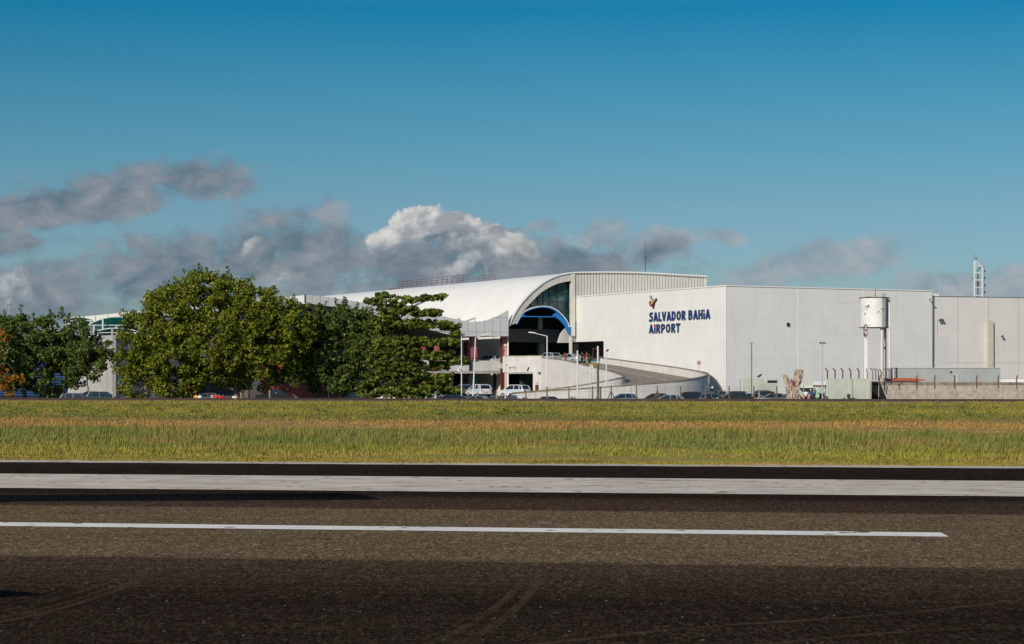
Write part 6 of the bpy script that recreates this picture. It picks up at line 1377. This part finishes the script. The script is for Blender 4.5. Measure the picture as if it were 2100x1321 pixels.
# upper deck
DG = 'cars on the upper deck'
car('hatch', 'p_silver', 1126, 725, 305, R(130), 'silver estate on the upper deck behind the ramp wall', zb=5.34, group=DG)
car('sedan', 'p_silver', 1168, 727.5, 304, R(138), 'silver saloon with an open door on the upper deck beside the people', zb=5.2, group=DG)
car('hatch', 'p_silver', 1002, 728.5, 319, R(150), 'pale car in the dark upper deck between the pink columns', zb=5.1, group=DG)

# ------------------------------------------------------------------ people
def person(x, y, z, rz, label, shirt, trousers, pose='stand', h=1.72, skin='skin', hair='hair', sitting=False):
    root = thing('person', (x, y, z), label, 'person'); root.rotation_euler = (0, 0, rz); s = h/1.72
    arm = {'stand': [(.21, 0, 1.40), (.27, .02, 1.12), (.25, -.10, .88), (.24, -.14, .80)], 'bent': [(.21, 0, 1.40), (.28, .02, 1.13), (.16, -.24, 1.12), (.10, -.3, 1.14)], 'hold': [(.21, 0, 1.40), (.27, -.02, 1.14), (.2, -.28, 1.08), (.15, -.36, 1.07)]}[pose]
    def skn(name, V, E, rad, m_, par, sub=1):
        me = bpy.data.meshes.new(name); me.from_pydata([tuple(c*s for c in v) for v in V], E, []); o = link_mesh(name, me, m_, par)
        md = o.modifiers.new('skin', 'SKIN'); me.skin_vertices.new() if not me.skin_vertices else None
        for sv, r_ in zip(me.skin_vertices[0].data, rad): sv.radius = (r_[0]*s, r_[1]*s) if isinstance(r_, tuple) else (r_*s, r_*s)
        me.skin_vertices[0].data[0].use_root = True
        if sub: sb = o.modifiers.new('sub', 'SUBSURF'); sb.levels = sub; sb.render_levels = sub
        return o
    V = [(0, 0, .95), (0, 0, 1.15), (0, 0, 1.36), (0, -.01, 1.47), (0, -.02, 1.56), (0, -.03, 1.64), (0, -.02, 1.71)]; E = [(0, 1), (1, 2), (2, 3), (3, 4), (4, 5), (5, 6)]; rad = [(.15, .11), (.14, .1), (.16, .1), (.06, .06), (.07, .085), (.08, .095), (.05, .06)]
    for sg in (-1, 1):
        b = len(V); V += [(sg*.09, 0, .88), (sg*.10, -.02, .50), (sg*.10, .02, .10), (sg*.10, -.12, .04)]; E += [(0, b), (b, b+1), (b+1, b+2), (b+2, b+3)]; rad += [.085, .06, .04, .04]
        b = len(V); V += [(sg*a, c, d) for a, c, d in arm]; E += [(2, b), (b, b+1), (b+1, b+2), (b+2, b+3)]; rad += [.055, .042, .032, .03]
        w_ = V[b+3]; e2 = V[b+2]; dv = Vector(w_)-Vector(e2); dv.normalize(); pv = Vector((sg, 0, 0))
        for f in range(5):
            off = (f-1.5)*.018; q0 = Vector(w_)+dv*.04+Vector((0, 0, off if pose != 'stand' else 0))+Vector((0, off if pose == 'stand' else 0, 0)); ln = [.045, .052, .05, .04, .035][f]
            if f == 4: q0 = Vector(w_)+Vector((-sg*.03, -.01, .01))
            bf = len(V); V += [tuple(q0), tuple(q0+dv*ln+Vector((-sg*.01, 0, 0)))]; E += [(b+3, bf), (bf, bf+1)]; rad += [.009, .008]
    body_ = skn('body', V, E, rad, M[skin], root)
    sh = [(0, 0, .93), (0, 0, 1.15), (0, 0, 1.37), (0, 0, 1.43)]; Es = [(0, 1), (1, 2), (2, 3)]; rs_ = [(.20, .15), (.19, .145), (.20, .14), (.12, .10)]
    for sg in (-1, 1): b = len(sh); sh += [(sg*arm[0][0], arm[0][1], arm[0][2]), (sg*arm[1][0]*.98, arm[1][1], arm[1][2]+.06)]; Es += [(2, b), (b, b+1)]; rs_ += [.09, .075]
    skn('shirt', sh, Es, rs_, M[shirt], root)
    tv = [(0, 0, .97), (0, 0, .88)]; Et = [(0, 1)]; rt_ = [(.18, .14), (.185, .15)]
    for sg in (-1, 1): b = len(tv); tv += [(sg*.095, 0, .80), (sg*.10, -.02, .50), (sg*.10, .02, .09)]; Et += [(1, b), (b, b+1), (b+1, b+2)]; rt_ += [.13, .095, .075]
    skn('trousers', tv, Et, rt_, M[trousers], root)
    mb = MB(); vs = []
    for i in range(7):
        ph = -.25+i/6*(math.pi/2+.25); 
        for j in range(14): a = j/14*6.283; fr = -.0 if math.sin(a) > -.3 or ph > .5 else .05; vs.append(((math.cos(a)*.088*math.cos(ph))*s, (-.02+math.sin(a)*.105*math.cos(ph)+fr)*s, (1.64+.10*math.sin(ph))*s))
    mb.add(vs, [(i*14+j, i*14+(j+1) % 14, (i+1)*14+(j+1) % 14, (i+1)*14+j) for i in range(6) for j in range(14)]); me = bpy.data.meshes.new('hair'); me.from_pydata(mb.v, [], mb.f); link_mesh('hair', me, M[hair], root)
    mb = MB()
    for sg in (-1, 1): mb.box((sg*.032*s-.012, -.122*s, 1.63*s), (sg*.032*s+.012, -.108*s, 1.645*s)); mb.box((sg*.085*s-.008, -.035*s, 1.60*s), (sg*.085*s+.008, .005*s, 1.65*s))
    mb.add([(-.014, -.11*s, 1.6*s), (.014, -.11*s, 1.6*s), (0, -.145*s, 1.6*s), (0, -.115*s, 1.64*s)], [(0, 1, 2), (0, 2, 3), (2, 1, 3)]); mb.box((-.025, -.118*s, 1.565*s), (.025, -.105*s, 1.574*s))
    me = bpy.data.meshes.new('face_features'); me.from_pydata(mb.v, [], mb.f); link_mesh('face_features', me, M['hair'], body_)
    return root
def pat(px, pyfeet, Y): v = P(px, pyfeet, Y); return v.x, v.y, v.z
x_, y_, _ = pat(1193.5, 744, 301); person(x_, y_, 5.2, R(150), 'person dressed all in black beside the silver saloon on the upper deck', 'black', 'black', 'bent', 1.72)
x_, y_, _ = pat(1203, 744, 300); person(x_, y_, 5.2, R(-110), 'person in a bright red shirt and khaki trousers standing on the upper deck', 'red', 'cloth_khaki', 'bent', 1.74)
x_, y_, _ = pat(1208.5, 744, 302); person(x_, y_, 5.2, R(200), 'person in dark clothes just behind the red-shirted person', 'black', 'black', 'stand', 1.45)
x_, y_, _ = pat(1158, 742, 303); person(x_, y_, 5.2, R(60), 'person in a red vest over white at the silver saloon on the deck', 'red', 'cloth_khaki', 'hold', 1.66)
def qd(px, pyt, Y, h): return X(px, Y), Y, Z(pyt, Y)-h
for (px, pyt, Y, rz, sh_, tr_, pose, lab) in [(1652.5, 799.5, 249.5, R(170), 'cloth_white', 'black', 'hold', 'person in a pale blue-white shirt at the kiosk counter, back turned'),
        (1663, 799, 250, R(20), 'cloth_blue', 'black', 'bent', 'person in a dark blue shirt and pale cap beside the kiosk counter'),
        (1680, 804, 249, R(-40), 'black', 'cloth_white', 'stand', 'person in black sitting low among the parasols at the kiosk'),
        (436, 806, 252, R(60), 'cloth_white', 'cloth_khaki', 'stand', 'person in a white shirt at the left of the crowd under the domed tree'),
        (443, 806.5, 252, R(0), 'red', 'black', 'bent', 'person in a bright red shirt under the domed tree, beside the white-shirted person'),
        (451, 808, 251, R(-60), 'pinkred', 'cloth_khaki', 'stand', 'person in a pink-red top, third in the crowd under the domed tree'),
        (457.5, 809, 251, R(30), 'red', 'cloth_white', 'hold', 'person in a red top and pale trousers, rightmost of the crowd under the domed tree'),
        (481, 808, 251, R(0), 'cloth_white', 'black', 'stand', 'person in white standing alone under the domed tree by the fence post'),
        (409, 807, 252, R(0), 'cloth_white', 'cloth_blue', 'stand', 'person in a pale top between the parked cars under the domed tree'),
        (402, 807, 252, R(0), 'yellow', 'black', 'stand', 'person in a yellow top near the red gate')]:
    a, b, c = qd(px, pyt, Y, 1.72); person(a, b, c, rz, lab, sh_, tr_, pose)
mb = MB(); q = P(1663, 799, 250); mb.tube([q+Vector((0, 0, -.08)), q+Vector((0, 0, .02)), q+Vector((0, 0, .05))], [.115, .11, .05], 12); build(mb, 'cap', M['cloth_white'], None, origin=q)
cp_ = tag(bpy.data.objects['cap.001'] if 'cap.001' in bpy.data.objects else bpy.data.objects['cap'], 'pale cap on the blue-shirted person at the kiosk', 'cap')
for (px, lab) in ((1653, 'red plastic seat at the kiosk counter, left one'), (1660.5, 'dark red plastic seat at the kiosk counter, right one')):
    q = P(px, 821, 248.5); r = thing('plastic_stool', q, lab, 'stool', 'plastic stools at the kiosk'); mb = MB(); mb.box((q.x-.2, q.y-.2, q.z+.40), (q.x+.2, q.y+.2, q.z+.46)); build(mb, 'seat', M['red'] if px < 1655 else M['maroon'], r)
    for a in (-.16, .16):
        for b in (-.16, .16): mb = MB(); mb.tube([(q.x+a*1.15, q.y+b*1.15, q.z), (q.x+a, q.y+b, q.z+.40)], .02, 5); build(mb, 'leg', M['red'] if px < 1655 else M['maroon'], r)

# ------------------------------------------------------------------ unseen small jet, added outside the left edge and shaped to throw the runway shadows
def jet():
    r = thing('shadow_jet', (-16.5, 24, 0), 'unseen white jet added left of the camera to cast the long shadows on the runway', 'aircraft')
    cx_ = -16.5; path = []; rad = []
    for y_, z_, q in ((12.5, 1.7, .05), (13.2, 1.75, .45), (14.5, 1.85, .75), (16, 1.95, .88), (25, 1.95, .88), (28, 2.1, .75), (31, 2.4, .42), (33.5, 2.7, .1)): path.append((cx_, y_, z_)); rad.append(q)
    mb = MB(); mb.tube(path, rad, 20); build(mb, 'shadow_jet_fuselage', M['p_white'], r, smooth=True)
    mb = MB()
    for sg in (-1, 1): mb.ext([(cx_, 19.6, 1.25), (cx_+sg*9.0, 20.95, 1.5), (cx_+sg*9.45, 21.25, 1.5), (cx_+sg*9.0, 21.6, 1.5), (cx_, 22.9, 1.3)], (0, 0, .1))
    build(mb, 'wing', M['p_white'], r)
    TZ = 6.35
    mb = MB(); mb.ext([(cx_-.1, 28.6, 2.6), (cx_-.1, 32.0, 2.8), (cx_-.1, 33.5, TZ), (cx_-.1, 31.4, TZ)], (.2, 0, 0)); build(mb, 'shadow_jet_fin', M['p_white'], r)
    mb = MB(); tip = TAILTIP; mb.ext([(cx_-7, 31.0, TZ), (cx_, 31.2, TZ), (-8.95, 31.9, TZ), (-9.5, 33.6, TZ), (-10.1, 34.3, TZ), (cx_, 33.6, TZ), (cx_-7, 33.4, TZ)], (0, 0, .1)); build(mb, 'shadow_jet_tailplane', M['p_white'], r)
    for sg in (-1, 1):
        mb = MB(); mb.tube([(cx_+sg*1.3, 25.5, 2.5), (cx_+sg*1.3, 26, 2.5), (cx_+sg*1.3, 28.5, 2.5)], [.42, .5, .35], 14); build(mb, 'shadow_jet_engine', M['p_white'], r, smooth=True)
    for (a, b) in ((cx_, 15), (cx_-1.6, 23), (cx_+1.6, 23)):
        mb = MB(); mb.tube([(a, b, 1.4), (a, b, .3)], .07, 8); lg = build(mb, 'landing_gear', M['steel'], r); mb = MB(); mb.disc((a-.1, b, .28), .28, (1, 0, 0), .2, 16); build(mb, 'wheel', M['tyre'], lg)
    mb = MB()
    for i in range(6): mb.box((cx_+.80, 17+i*1.2, 2.1), (cx_+.89, 17.4+i*1.2, 2.45))
    build(mb, 'window', M['glass_car'], r)
TAILTIP = (-9.35, 34.6)
jet()  # added unseen jet that casts the runway shadows
